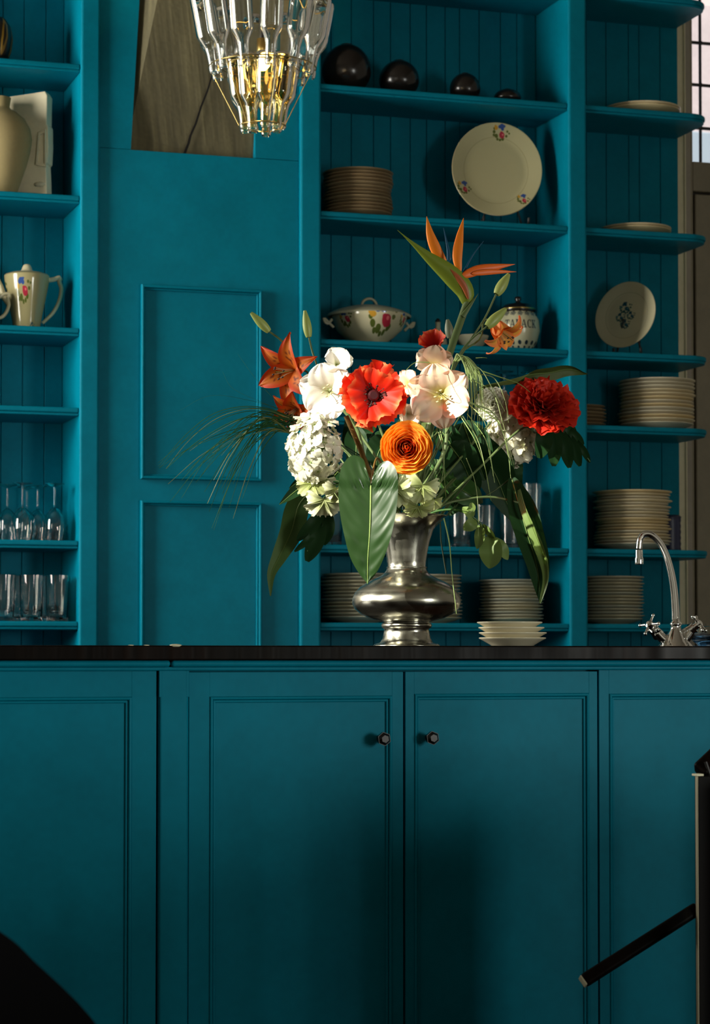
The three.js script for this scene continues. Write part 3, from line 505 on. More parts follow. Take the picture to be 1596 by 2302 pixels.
{ // stoneware vase and plaster face
  const back = 0.11, px = -6, s = mpp(px, PF + back);
  const q = (a) => a.map(([r, y]) => [r * s, y * s]);
  const o = thing('stoneware_vase', 'matte tan stoneware vase with a round shoulder and short neck', 'vase', onShelf(2, px, back));
  part(o, 'vase_body', lathe(q([[0, 0], [35, 0], [38, 6], [48, 35], [60, 70], [70, 108], [73, 132], [69, 155], [56, 178], [38, 193], [26, 199], [22, 206], [25, 226], [22, 227], [18, 210], [0, 200]]), 56), mat(0.34, 0.27, 0.12, 0.85, { map: mottleTex }));
  const back2 = 0.16, s2 = mpp(70, PF + back2), p = onShelf(2, 66, back2);
  const f = thing('plaster_sculpture', 'pale plaster block carved as an angular face in profile', 'sculpture', p); f.rotation.y = -0.5;
  const plas = mat(0.8, 0.72, 0.5, 0.9, { map: mottleTex, bumpMap: spotTex, bumpScale: 0.002 });
  const sh = new THREE.Shape(); [[-52, 0], [40, 0], [41, 8], [40, 40], [38, 80], [42, 84], [44, 120], [43, 165], [40, 170], [41, 235], [36, 243], [10, 240], [-50, 234], [-52, 200], [-58, 190], [-52, 186]].forEach(([a, b], i) => i ? sh.lineTo(a * s2, b * s2) : sh.moveTo(a * s2, b * s2)); sh.closePath();
  const eg = new THREE.ExtrudeGeometry(sh, { depth: 34 * s2, bevelEnabled: true, bevelThickness: 2 * s2, bevelSize: 2 * s2, bevelSegments: 2 }); eg.translate(0, 2 * s2, -17 * s2); part(f, 'carved_block', metreUV(eg), plas);
  const eye = new THREE.Shape(); [[18, 80], [42, 74], [40, 160], [24, 152]].forEach(([a, b], i) => i ? eye.lineTo(a * s2, b * s2) : eye.moveTo(a * s2, b * s2)); eye.closePath();
  const inn = new THREE.Path(); [[23, 86], [39, 81], [38, 153], [28, 147]].reverse().forEach(([a, b], i) => i ? inn.lineTo(a * s2, b * s2) : inn.moveTo(a * s2, b * s2)); inn.closePath(); eye.holes.push(inn);
  const ee = new THREE.ExtrudeGeometry(eye, { depth: 5 * s2, bevelEnabled: false }); ee.translate(0, 0, 18 * s2); part(f, 'brow_ridge', metreUV(ee), plas);
  part(f, 'mouth_ridge', ball(8 * s2, 26 * s2, 36 * s2, 18 * s2, 1.7, 0.8, 0.8, 12), plas);
  // dark patterned jar on the board above
  const o2 = thing('glazed_jar', 'dark glazed round jar with an ochre leaf pattern', 'jar', onShelf(1, -12, 0.1));
  const tj = canvasTex(512, 256, (c, w, h) => { c.fillStyle = '#120d06'; c.fillRect(0, 0, w, h); c.fillStyle = '#8a6c22'; for (let k = 0; k < 7; k++) { c.beginPath(); c.ellipse(k * 73 + 30, 120, 18, 60, 0.3, 0, 7); c.fill(); c.fillStyle = '#120d06'; c.beginPath(); c.ellipse(k * 73 + 30, 120, 7, 34, 0.3, 0, 7); c.fill(); c.fillStyle = '#8a6c22'; } });
  part(o2, 'jar_body', lathe(q([[0, 0], [18, 0], [22, 6], [31, 30], [35, 58], [30, 86], [18, 104], [12, 108], [0, 108]]), 40), mat(1, 1, 1, 0.3, { map: tj }));
  // dark blue canister beside the tallest plate stack
  const c3 = thing('blue_canister', 'dark blue ribbed canister beside the tallest plate stack', 'canister', onShelf(5, 1506, 0.2)); const s3 = mpp(1506, PF + 0.2);
  const ring = []; for (let i = 0; i <= 12; i++) { ring.push([24 + (i % 2 ? 1.6 : 0), i * 6.6]); } ring.unshift([0, 0]); ring.push([22, 82], [0, 82]);
  part(c3, 'canister_body', lathe(ring.map(([a, b]) => [a * s3, b * s3]), 28), mat(0.006, 0.012, 0.06, 0.35));
  part(c3, 'canister_lid', lathe([[25, 76], [26, 80], [22, 84], [0, 85]].map(([a, b]) => [a * s3, b * s3]), 28), mat(0.006, 0.01, 0.045, 0.35));
}
// glasses
function wineGlass() {
  const o = new THREE.Group(); o.name = 'wine_glass';
  part(o, 'bowl', lathe([[0.026, 0], [0.0275, 0], [0.0325, 0.03], [0.033, 0.055], [0.028, 0.08], [0.014, 0.098], [0.004, 0.104], [0.004, 0.101], [0.013, 0.0955], [0.027, 0.079], [0.0318, 0.055], [0.0313, 0.03], [0.026, 0]], 28), M.glass);
  part(o, 'stem', lathe([[0, 0.1035], [0.0042, 0.1035], [0.0034, 0.115], [0.0034, 0.16], [0.005, 0.168], [0, 0.169]], 14), M.glass);
  part(o, 'foot', lathe([[0, 0.1685], [0.006, 0.1685], [0.03, 0.176], [0.031, 0.1775], [0.006, 0.178], [0, 0.178]], 28), M.glass);
  return o;
}
const wg = wineGlass();
const WG = { 50: 'second from the post in the front row', 122: 'first from the post in the front row', '-20': 'third from the post in the front row', 16: 'third from the post in the rear row', 60: 'second from the post in the rear row', 84: 'first from the post in the rear row', 1135: 'second from the post', 1192: 'first from the post', 1165: 'standing behind the other two' };
for (const [lev, px, back, lab, grp] of [[5, 50, 0.07, 'upturned wine glass above the row of tumblers', 'wine glasses above the tumblers'], [5, 122, 0.07], [5, -20, 0.07], [5, 16, 0.16], [5, 60, 0.22], [5, 84, 0.17], [4, 1135, 0.1, 'upturned wine glass under the tobacco jar shelf', 'wine glasses under the tobacco jar'], [4, 1192, 0.1], [4, 1165, 0.19]]) {
  const c = wg.clone(); c.name = numbered('wine_glass'); c.position.copy(onShelf(lev, px, back));
  tag(c, lev === 5 ? `upturned wine glass above the tumblers, ${WG[px]}` : `upturned wine glass under the tobacco jar, ${WG[px]}`, 'glass', lev === 5 ? 'wine glasses above the tumblers' : 'wine glasses under the tobacco jar'); scene.add(c);
}
function tumbler(h, r) {
  const o = new THREE.Group(); o.name = 'tumbler'; const fl = (g) => { const p = g.attributes.position; for (let i = 0; i < p.count; i++) { const x = p.getX(i), z = p.getZ(i), a = Math.atan2(z, x), R = Math.hypot(x, z); if (R > r * 0.7 && p.getY(i) < h * 0.72) { const k = 1 + 0.012 * Math.cos(a * 12); p.setX(i, x * k); p.setZ(i, z * k); } } g.computeVertexNormals(); return g; };
  part(o, 'glass_wall', fl(lathe([[0, 0], [r * 0.84, 0], [r * 0.88, 0.004], [r * 0.95, h * 0.5], [r, h], [r - 0.0022, h], [r * 0.95 - 0.003, h * 0.5], [r * 0.86 - 0.004, 0.014], [0, 0.012]], 48)), M.glass);
  return o;
}
const TN = { 8: 'third from the post in front', 71: 'second from the post in front', 129: 'first from the post in front', 40: 'third from the post in the rear', 100: 'second from the post in the rear', 146: 'first from the post in the rear', 1146: 'second from the post', 1196: 'first from the post', 1172: 'standing behind the other two', 745: 'beside the middle post', 1034: 'beside the leafy twig', 1090: 'under the grass blades' };
const tb = tumbler(0.142, 0.037), hb = tumbler(0.215, 0.034);
for (const [src, lev, px, back, lab, grp] of [
  ...[[8, 0.06], [71, 0.06], [129, 0.06], [40, 0.16], [100, 0.17], [146, 0.17]].map(([a, b]) => [tb, 6, a, b, 'clear ribbed tumbler below the wine glasses', 'tumblers below the wine glasses']),
  ...[[1146, 0.08], [1196, 0.08], [1172, 0.17]].map(([a, b]) => [hb, 5, a, b, 'tall ribbed glass behind the drooping long leaf', 'tall glasses behind the bouquet']),
  ...[[745, 0.08], [1034, 0.1], [1090, 0.12]].map(([a, b]) => [tb, 5, a, b, 'clear tumbler behind the vase neck', 'tumblers behind the vase'])]) {
  const c = src.clone(); c.name = numbered('tumbler'); c.position.copy(onShelf(lev, px, back)); tag(c, `${lab}, ${TN[px]}`, 'glass', grp); scene.add(c);
}
// ---------------------------------------------------------------- pewter vase
const PV = 4.55, sv = mpp(914, PV), vb = at(914, 1451, PV), VB = V(vb.x, TOPC, vb.z);
{
  const g = thing('pewter_vase', 'pewter vase with round belly and trumpet neck holding the flowers', 'vase', VB);
  const H = 1451.5;
  const prof = [[74, 1451.5], [75, 1449], [72, 1446.5], [60, 1443], [54, 1434], [51, 1420], [50, 1412], [55, 1409], [57, 1404], [55, 1399], [50, 1397], [60, 1394], [84, 1388], [103, 1379], [116, 1368], [122, 1356], [122, 1345], [117, 1332], [105, 1318], [86, 1306], [66, 1297], [52, 1289], [45, 1280], [43, 1272], [43.5, 1262], [47, 1240], [52, 1215], [60, 1190], [70, 1174], [84, 1163], [92, 1160], [93, 1157.5], [90, 1156.5], [80, 1160], [66, 1172], [56, 1190], [46, 1215], [41, 1240], [38, 1262]];
  part(g, 'vase_body', lathe([[0, 0], ...prof.map(([r, y]) => [r * sv, (H - y) * sv])], 80), M.pewter);
  part(g, 'neck_ring', new THREE.TorusGeometry(44.5 * sv, 1.6 * sv, 8, 48).rotateX(Math.PI / 2).translate(0, (H - 1274) * sv, 0), M.pewter);
}
const MOUTH = V(VB.x, TOPC + 262 * sv, VB.z);                            // just inside the neck
const vaseIn = (k = 0) => V(VB.x + rr(-0.018, 0.018), TOPC + 205 * sv + k, VB.z + rr(-0.018, 0.018));

// ---------------------------------------------------------------- petals and leaves
const petalMat = (o = {}) => new THREE.MeshPhysicalMaterial({ vertexColors: true, side: THREE.DoubleSide, roughness: 0.55, transmission: 0.3, thickness: 0, specularIntensity: 0.4, ...o });
const PM = petalMat(), PMwhite = petalMat({ transmission: 0.25 });
const leafMat = (r, g, b, rough = 0.35, tr = 0.2, sp = 0.6) => mat(r, g, b, rough, { side: THREE.DoubleSide, transmission: tr, thickness: 0, specularIntensity: sp });
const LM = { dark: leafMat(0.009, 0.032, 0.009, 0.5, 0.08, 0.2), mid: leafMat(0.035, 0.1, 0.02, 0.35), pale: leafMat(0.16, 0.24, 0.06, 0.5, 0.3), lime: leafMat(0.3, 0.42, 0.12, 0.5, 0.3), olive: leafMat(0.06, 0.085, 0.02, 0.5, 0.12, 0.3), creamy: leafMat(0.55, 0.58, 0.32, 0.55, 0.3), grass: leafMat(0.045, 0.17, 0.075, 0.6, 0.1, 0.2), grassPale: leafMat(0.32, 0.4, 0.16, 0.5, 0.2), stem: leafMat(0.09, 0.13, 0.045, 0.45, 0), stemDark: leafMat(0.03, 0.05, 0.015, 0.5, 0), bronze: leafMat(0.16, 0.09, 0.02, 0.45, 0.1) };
const PROF = {
  oval: v => Math.sin(Math.PI * Math.pow(0.05 + 0.95 * v, 0.8)) * (1 - 0.12 * v) + 0.03,
  lance: v => Math.pow(Math.sin(Math.PI * Math.pow(0.06 + 0.94 * v, 0.72)), 1.0) * 0.98 + 0.02,
  fan: v => lerp(0.12, 1, Math.pow(v, 0.75)),
  petal: v => lerp(0.16, 1, sm(0, 0.75, v)),
  disc: v => Math.pow(Math.sin(Math.PI * (0.08 + 0.52 * v)), 0.7),
  round: v => Math.pow(Math.sin(Math.PI * Math.min(0.93, 0.1 + 0.8 * v)), 0.6),
  spoon: v => lerp(0.3, 1, sm(0, 0.6, v)) * (1 - 0.8 * Math.pow(v, 7)),
};
// petal: rises radially (+y) from the origin; elevation goes from e0 to e1, z is the flower's axis
function petalGeo(L, W, o = {}) {
  const { e0 = 0.8, e1 = 0, ep = 1, cup = 0.3, ruf = 0, rk = 5, ph = 0, prof = 'oval', nu = 8, nv = 10, cut = 0, ser = 0, crk = 0, fold = 0, col = () => [1, 1, 1], twist = 0 } = o;
  const pos = [], colr = [], idx = []; let r = 0, h = 0; const P = PROF[prof];
  for (let j = 0; j <= nv; j++) {
    const v = j / nv, e = e0 + (e1 - e0) * Math.pow(v, ep); if (j) { r += Math.cos(e) * L / nv; h += Math.sin(e) * L / nv; }
    const w = P(v) * W / 2;
    for (let i = 0; i <= nu; i++) {
      const u = -1 + 2 * i / nu;
      let n = cup * w * u * u - fold * w * (1 - Math.abs(u)) + ruf * L * v * v * (Math.sin(rk * u + ph) * 0.7 + 0.5 * Math.sin(rk * 2.3 * u + ph * 2.1)) * (0.35 + 0.65 * Math.abs(u) + 0.4 * v * v) + crk * L * v * Math.sin(u * 27 + ph * 3 + Math.sin(u * 9 + v * 4) * 1.5);
      let dl = -cut * L * u * u * v * v + (v > 0.8 ? ser * L * (hash2(i, 7, (ph * 100) | 0) - 0.5) * (v - 0.8) * 5 : 0);
      const x = u * w * Math.cos(twist * v) , nn = n + u * w * Math.sin(twist * v);
      pos.push(x, r + Math.cos(e) * dl - Math.sin(e) * nn, h + Math.sin(e) * dl + Math.cos(e) * nn);
      colr.push(...col(u, v, ph));
    }
  }
  for (let j = 0; j < nv; j++) for (let i = 0; i < nu; i++) { const a = j * (nu + 1) + i, b = a + nu + 1; idx.push(a, a + 1, b, b, a + 1, b + 1); }
  const g = new THREE.BufferGeometry(); g.setAttribute('position', new THREE.Float32BufferAttribute(pos, 3)); g.setAttribute('color', new THREE.Float32BufferAttribute(colr, 3));
  const uv = []; for (let j = 0; j <= nv; j++) for (let i = 0; i <= nu; i++) uv.push(i / nu, j / nv); g.setAttribute('uv', new THREE.Float32BufferAttribute(uv, 2));
  g.setIndex(idx); g.computeVertexNormals(); return g;
}
const mixc = (a, b, t) => [lerp(a[0], b[0], t), lerp(a[1], b[1], t), lerp(a[2], b[2], t)];
// orientation of a flower whose axis leans r to the side and u upwards from facing the camera
function facing(pos, r, u, roll = 0) {
  const n = camera.position.clone().sub(pos).normalize().add(CAMR.clone().multiplyScalar(r)).add(V(0, u, 0)).normalize();
  const up = Math.abs(n.y) > 0.95 ? V(0, 0, -1) : V(0, 1, 0), x = up.clone().cross(n).normalize(), y = n.clone().cross(x);
  return new THREE.Quaternion().setFromRotationMatrix(new THREE.Matrix4().makeBasis(x, y, n)).multiply(new THREE.Quaternion().setFromAxisAngle(V(0, 0, 1), roll));
}
function bloom(name, label, pos, q, cat = 'flower', group) { const g = thing(name, label, cat, pos, group); const h = new THREE.Group(); h.name = 'flower_head'; h.quaternion.copy(q); g.add(h); g.userData.h = undefined; return [g, h]; }
const rad = (h, name, geo, m, a, z = 0, s = 1) => { const p = part(h, name, geo, m); p.rotation.z = a - Math.PI / 2; p.position.z = z; p.scale.setScalar(s); return p; };
// stem from the back of the head into the vase; via: pixels and depths it passes
function stem(g, q, r, m = LM.stem, via = [], back = 0.05, name = 'stem') {
  const n = V(0, 0, 1).applyQuaternion(q), a = n.clone().multiplyScalar(-0.004), b = n.clone().multiplyScalar(-back).add(V(0, -back * 0.25, 0));
  const end = vaseIn().sub(g.position), rim = MOUTH.clone().add(V(rr(-0.03, 0.03), 0, rr(-0.03, 0.03))).sub(g.position);
  return part(g, name, tube([a, b, ...via.map(([x, y, p]) => at(x, y, p).sub(g.position)), rim, end], r, 40, 7), m);
}
function stamens(h, n, len, sp, mf, ma, z0 = 0, rA = 0.0016, e = 1.2) {
  const fil = [], an = [];
  for (let i = 0; i < n; i++) { const a = i / n * 6.283 + rr(-0.2, 0.2), L = len * rr(0.8, 1.1), s = sp * rr(0.6, 1.1), d = V(Math.cos(a), Math.sin(a), 0); const tip = d.clone().multiplyScalar(s).add(V(0, 0, z0 + L)); fil.push(tube([V(d.x * 0.003, d.y * 0.003, z0), d.clone().multiplyScalar(s * 0.5).add(V(0, 0, z0 + L * 0.55)), tip], 0.0006, 6, 4)); an.push(ball(rA, tip.x, tip.y, tip.z, 1.6, 0.8, 0.8, 7)); }
  part(h, 'filaments', mergeGeometries(fil), mf).userData.kind = 'stuff'; part(h, 'anthers', mergeGeometries(an), ma).userData.kind = 'stuff';
}
const mAnther = mat(0.03, 0.012, 0.01, 0.6), mAntherPale = mat(0.5, 0.42, 0.2, 0.6), mFil = mat(0.5, 0.45, 0.3, 0.5), mDarkHeart = mat(0.035, 0.006, 0.008, 0.3);

// poppies -----------------------------------------------------------------
const poppyCol = (u, v, ph) => { const k = 0.5 + 0.5 * Math.sin(u * 9 + ph); let c = mixc([0.5, 0.006, 0.003], [0.78, 0.035, 0.005], sm(0.2, 0.9, v) * (0.5 + 0.5 * k)); c = mixc(c, [0.95, 0.34, 0.12], sm(0.78, 1, v) * 0.75 * k); return v < 0.3 ? mixc([0.03, 0.003, 0.006], c, sm(0.12, 0.3, v)) : c; };
{
  const p = at(838, 890, 4.44), q = facing(p, 0.1, 0.06, 0.2), s = mpp(838, 4.44);
  const [g, h] = bloom('red_poppy', 'scarlet ruffled poppy with a dark glossy heart, fully open', p, q);
  const R = 70 * s;
  for (let i = 0; i < 4; i++) rad(h, 'petal', petalGeo(R * 1.06, R * 2.1, { e0: 0.32, e1: 0.3, cup: 0.12, ruf: 0.13, rk: 5, crk: 0.008, ph: i * 1.7 + 0.4, prof: 'fan', nu: 34, nv: 16, cut: 0.42, ser: 0.09, col: poppyCol }), PM, i * 1.5708 + 0.3);
  for (let i = 0; i < 3; i++) rad(h, 'petal', petalGeo(R * 0.98, R * 2.0, { e0: 0.75, e1: 0.5, cup: 0.16, ruf: 0.14, rk: 5.5, crk: 0.008, ph: i * 2.3 + 1.1, prof: 'fan', nu: 34, nv: 16, cut: 0.4, ser: 0.09, col: poppyCol }), PM, i * 2.0944 + 1.0, 0.003);
  part(h, 'seed_head', mergeGeometries([ball(14 * s, 0, 0, 12 * s, 1, 1, 0.9, 18), new THREE.CylinderGeometry(9 * s, 13 * s, 5 * s, 12).rotateX(Math.PI / 2).translate(0, 0, 24 * s)]), mDarkHeart);
  stamens(h, 44, 17 * s, 26 * s, mAnther, mAnther, 0.004, 0.0017);
  stem(g, q, 0.0026, LM.stem, [[880, 1040, 4.5]], 0.04);
}
{
  const p = at(978, 788, 4.66), q = facing(p, -0.25, 0.9, 0), s = mpp(978, 4.66);
  const [g, h] = bloom('orange_poppy', 'half-open orange-red poppy behind the thick strelitzia stem', p, q);
  for (let i = 0; i < 5; i++) rad(h, 'petal', petalGeo(48 * s, 58 * s, { e0: 1.1, e1: 0.75, cup: 0.35, ruf: 0.06, rk: 6, ph: i * 1.3, prof: 'fan', nu: 14, nv: 10, cut: 0.22, ser: 0.08, col: poppyCol }), PM, i * 1.2566);
  part(h, 'calyx', ball(11 * s, 0, 0, -2 * s, 1, 1, 0.8, 12), LM.lime); stem(g, q, 0.0022, LM.stem, [[965, 950, 4.62]], 0.03);
}
// ranunculus ---------------------------------------------------------------
{
  const p = at(913, 1008, 4.4), q = facing(p, 0.02, 0.06, 0), s = mpp(913, 4.4), R = 64 * s;
  const [g, h] = bloom('orange_ranunculus', 'bright orange ranunculus with tightly layered round petals', p, q);
  const col = (u, v, ph) => mixc(mixc([0.75, 0.1, 0.006], [0.95, 0.3, 0.012], sm(0.15, 0.8, v)), [0.98, 0.6, 0.1], sm(0.8, 1, v) * 0.85);
  const colIn = (u, v) => mixc([0.55, 0.04, 0.004], [0.85, 0.16, 0.008], sm(0.3, 1, v));
  const geos = []; for (let k = 0; k < 9; k++) { const t = k / 8; geos.push(petalGeo(R * lerp(0.85, 1.16, t), R * lerp(0.5, 1.35, t), { e0: lerp(1.35, 0.1, t), e1: lerp(1.75, 1.0, t), cup: lerp(0.9, 0.42, t), ruf: 0.028, rk: 4, ph: k, prof: 'disc', nu: 14, nv: 12, cut: 0.24, ser: 0.02, col: t < 0.3 ? colIn : col })); }
  for (let k = 0; k < 9; k++) { const t = k / 8, n = 5 + (k >> 1); for (let i = 0; i < n; i++) { const a = i / n * 6.283 + k * 0.7 + rr(-0.1, 0.1); const pm = rad(h, 'petal', geos[k], PM, a, lerp(-0.004, 0, t), rr(0.95, 1.04)); const off = R * lerp(0.04, 0.02, t); pm.position.x = Math.cos(a) * off; pm.position.y = Math.sin(a) * off; } }
  part(h, 'button', ball(6 * s, 0, 0, 30 * s, 1, 1, 0.6, 12), mat(0.2, 0.05, 0.01, 0.6));
  stem(g, q, 0.0028, LM.stem, [], 0.03);
}
// lilies -------------------------------------------------------------------
const lilyOrange = (u, v, ph) => { let c = mixc([0.8, 0.2, 0.012], [0.72, 0.045, 0.006], sm(0.25, 0.85, Math.abs(u) * 0.6 + v * 0.4)); if (v > 0.15 && v < 0.6 && Math.abs(u) < 0.6 && hash2((u * 20) | 0, (v * 40) | 0, 5) > 0.9) c = [0.2, 0.02, 0.004]; return c; };
const lilyPeach = (u, v) => mixc(mixc([0.85, 0.4, 0.06], [0.88, 0.26, 0.06], sm(0.1, 0.9, Math.abs(u))), [0.85, 0.22, 0.08], sm(0.7, 1, v));
function lily(name, label, p, q, s, L, Wd, col, e0, e1, o = {}) {
  const [g, h] = bloom(name, label, p, q);
  for (let i = 0; i < 6; i++) { const inner = i % 2; rad(h, 'petal', petalGeo(L * s * (o.len ? o.len[i] : 1), Wd * s * (inner ? 1 : 0.82), { e0: e0 + (inner ? 0.1 : 0), e1: e1 + (o.e1 ? o.e1[i] : rr(-0.15, 0.15)), ep: o.ep || 1.4, cup: o.cup ?? 0.25, ruf: o.ruf ?? 0.03, rk: 5, ph: i * 1.9 + (o.ph || 0), prof: o.prof || 'lance', nu: o.nu || 10, nv: 18, cut: o.cut || 0, fold: 0.06, col }), o.mat || PM, i * 1.0472 + (o.roll || 0), inner ? 0.0015 : 0); }
  if (o.sta !== 0) { stamens(h, 6, (o.sta || 0.6) * L * s, 0.16 * L * s, mFil, o.anther || mAnther, 0.006, 0.0022); part(h, 'pistil', tube([V(0, 0, 0), V(0.002, 0, L * s * 0.4), V(0.004, 0.003, L * s * 0.72)], 0.001, 10, 6), LM.lime); }
  return [g, h];
}
{
  const p = at(662, 832, 4.72), q = facing(p, -0.75, -0.15, 0.3), s = mpp(660, 4.72);
  const [g] = lily('orange_lily', 'orange-red lily with backswept petals above the white hydrangea', p, q, s, 100, 50, lilyOrange, 0.75, -0.5, { ph: 2 });
  stem(g, q, 0.0022, LM.stemDark, [[700, 960, 4.68]], 0.05);
  const p2 = at(668, 918, 4.68), q2 = facing(p2, -0.6, -0.55, 0.2);
  const [g2] = lily('orange_lily', 'second orange lily tucked beneath the first one, half hidden', p2, q2, s, 66, 46, lilyOrange, 0.9, -0.2, { ph: 4 });
  stem(g2, q2, 0.0022, LM.stemDark, [[720, 1000, 4.66]], 0.04);
  const p3 = at(1108, 728, 4.68), q3 = facing(p3, 1.5, -1.5, 0.5), s3 = mpp(1128, 4.68);
  const [g3] = lily('orange_lily', 'peach-orange lily hanging sideways beside the tobacco jar', p3, q3, s3, 90, 44, lilyPeach, 1.25, -1.1, { ph: 1, ep: 2.2 });
  stem(g3, q3, 0.0022, LM.stem, [[1080, 760, 4.68], [1030, 800, 4.66], [985, 930, 4.62]], 0.03);
}
// white and blush amaryllis ---------------------------------------------------
const whiteCol = (u, v) => mixc([0.62, 0.66, 0.38], [0.86, 0.83, 0.76], sm(0.05, 0.4, v));
const blushCol = (u, v) => mixc(mixc([0.62, 0.55, 0.16], [0.86, 0.66, 0.5], sm(0.1, 0.55, v)), [0.85, 0.52, 0.42], sm(0.5, 1, Math.abs(u)) * 0.7);
{
  const p = at(742, 880, 4.52), q = facing(p, -0.12, 0.02, 0.35), s = mpp(742, 4.52);
  const [g] = lily('white_amaryllis', 'large white trumpet amaryllis beside the scarlet poppy', p, q, s, 82, 80, whiteCol, 1.0, 0.1, { prof: 'spoon', nu: 16, mat: PMwhite, ruf: 0.07, cup: 0.12, sta: 0.7, anther: mAntherPale, roll: 0.4 });
  stem(g, q, 0.004, LM.stem, [[800, 960, 4.56], [828, 1060, 4.56]], 0.05);
  const pB = at(755, 822, 4.6), qB = facing(pB, 0.2, 0.5, 0);
  const [gB] = lily('white_amaryllis', 'smaller white amaryllis opening just above the large white one', pB, qB, s, 46, 48, whiteCol, 1.1, 0.2, { prof: 'spoon', mat: PMwhite, ruf: 0.06, cup: 0.2, sta: 0 });
  stem(gB, qB, 0.003, LM.stem, [[800, 960, 4.6]], 0.04);
  const p2 = at(992, 885, 4.48), q2 = facing(p2, -0.1, -0.08, 0.15), s2 = mpp(992, 4.48);
  const [g2] = lily('blush_amaryllis', 'blush pink ruffled amaryllis under the strelitzia stem', p2, q2, s2, 90, 84, blushCol, 0.95, 0.05, { prof: 'spoon', nu: 16, ruf: 0.085, cup: 0.12, sta: 0.5, anther: mAntherPale, roll: 0.52, mat: PMwhite });
  stem(g2, q2, 0.004, LM.stem, [[1000, 1010, 4.54]], 0.05);
  const p4 = at(975, 830, 4.54), q4 = facing(p4, 0.0, 0.45, 0.4);
  const [g4] = lily('blush_amaryllis', 'pale amaryllis bloom behind the strelitzia stem, facing up', p4, q4, s2, 58, 56, blushCol, 1.0, 0.25, { prof: 'spoon', ruf: 0.08, cup: 0.2, sta: 0, mat: PMwhite });
  stem(g4, q4, 0.003, LM.stem, [[990, 980, 4.58]], 0.04);
  const p5 = at(925, 866, 4.5), q5 = facing(p5, -0.6, 0.25, 0);
  const [g5] = lily('blush_amaryllis', 'small blush bloom between the poppy and larger blush amaryllis', p5, q5, s2, 40, 40, blushCol, 0.9, 0.1, { prof: 'spoon', ruf: 0.1, cup: 0.2, sta: 0, mat: PMwhite });
  stem(g5, q5, 0.0025, LM.stem, [[940, 1000, 4.54]], 0.03);
  const roseCol = (u, v) => mixc([0.6, 0.56, 0.36], [0.8, 0.66, 0.56], sm(0, 0.6, v));
  const p6 = at(914, 930, 4.6), q6 = facing(p6, 0.3, -0.1, 0);
  const [g6] = lily('pale_rose', 'pale pink rose tucked behind the orange ranunculus', p6, q6, s2, 44, 50, roseCol, 1.15, 0.5, { prof: 'round', ruf: 0.04, cup: 0.4, sta: 0, cut: 0.15 });
  stem(g6, q6, 0.003, LM.stem, [], 0.03);
}
// hydrangeas ------------------------------------------------------------------
function hydrangea(label, px, py, perp, rx, ry, n, tint, r, u, via) {
  const p = at(px, py, perp), s = mpp(px, perp), q = facing(p, r, u, 0);
  const [g, h] = bloom('hydrangea', label, p, q);
  const cols = (u_, v_, ph) => mixc(mixc([0.6, 0.66, 0.36], tint, sm(0, 0.45, v_)), [tint[0] * 0.92, tint[1] * 0.97, tint[2] * 0.8], 0.3 * Math.sin(ph) ** 2);
  const variants = [0, 1, 2, 3].map(k => { const l = []; for (let i = 0; i < 4 + (k === 3 ? 1 : 0); i++) { const pg = petalGeo(23 * s * rr(0.85, 1.15), 25 * s, { e0: 0.45, e1: rr(-0.5, 0.1), cup: rr(-0.1, 0.35), ruf: 0.09, rk: 4, ph: k * 2 + i, prof: 'petal', nu: 8, nv: 7, cut: 0.28, col: cols }); pg.rotateZ(i * 6.283 / (4 + (k === 3 ? 1 : 0)) + rr(-0.15, 0.15)); l.push(pg); } return mergeGeometries(l); });
  const eye = ball(1.8 * s, 0, 0, 1.2 * s, 1, 1, 1, 7);
  let k = 0; for (let i = 0; i < n; i++) {
    const t = (i + 0.5) / n, ct = 1 - 1.35 * t, st = Math.sqrt(Math.max(0, 1 - ct * ct)), a = i * 2.39996, d = V(st * Math.cos(a), st * Math.sin(a), ct);
    const f = part(h, 'floret', variants[i % 4], PMwhite); const rad_ = rr(0.9, 1.04); f.position.set(d.x * rx * s * rad_, d.y * ry * s * rad_, d.z * rx * 0.85 * s * rad_);
    const nn = d.clone().add(V(rr(-0.5, 0.5), rr(-0.5, 0.5), rr(-0.5, 0.5))).normalize(); f.quaternion.setFromUnitVectors(V(0, 0, 1), nn).multiply(new THREE.Quaternion().setFromAxisAngle(V(0, 0, 1), rr(0, 6))); f.scale.setScalar(rr(0.85, 1.15));
    const e = part(f, 'floret_eye', eye, LM.lime); e.castShadow = true;
  }
  part(h, 'floret_core', ball(1, 0, 0, 0, rx * 0.72 * s, ry * 0.72 * s, rx * 0.55 * s, 18), LM.pale);
  stem(g, q, 0.0035, LM.stem, via || [], 0.06);
}
hydrangea('full white hydrangea head under the white amaryllis', 706, 1010, 4.5, 53, 80, 52, [0.68, 0.66, 0.55], -0.25, -0.05, [[800, 1090, 4.56]]);
hydrangea('cream hydrangea head in shade under the red carnation', 1148, 985, 4.72, 50, 56, 66, [0.74, 0.7, 0.56], 0.3, 0.0, [[1060, 1040, 4.68]]);
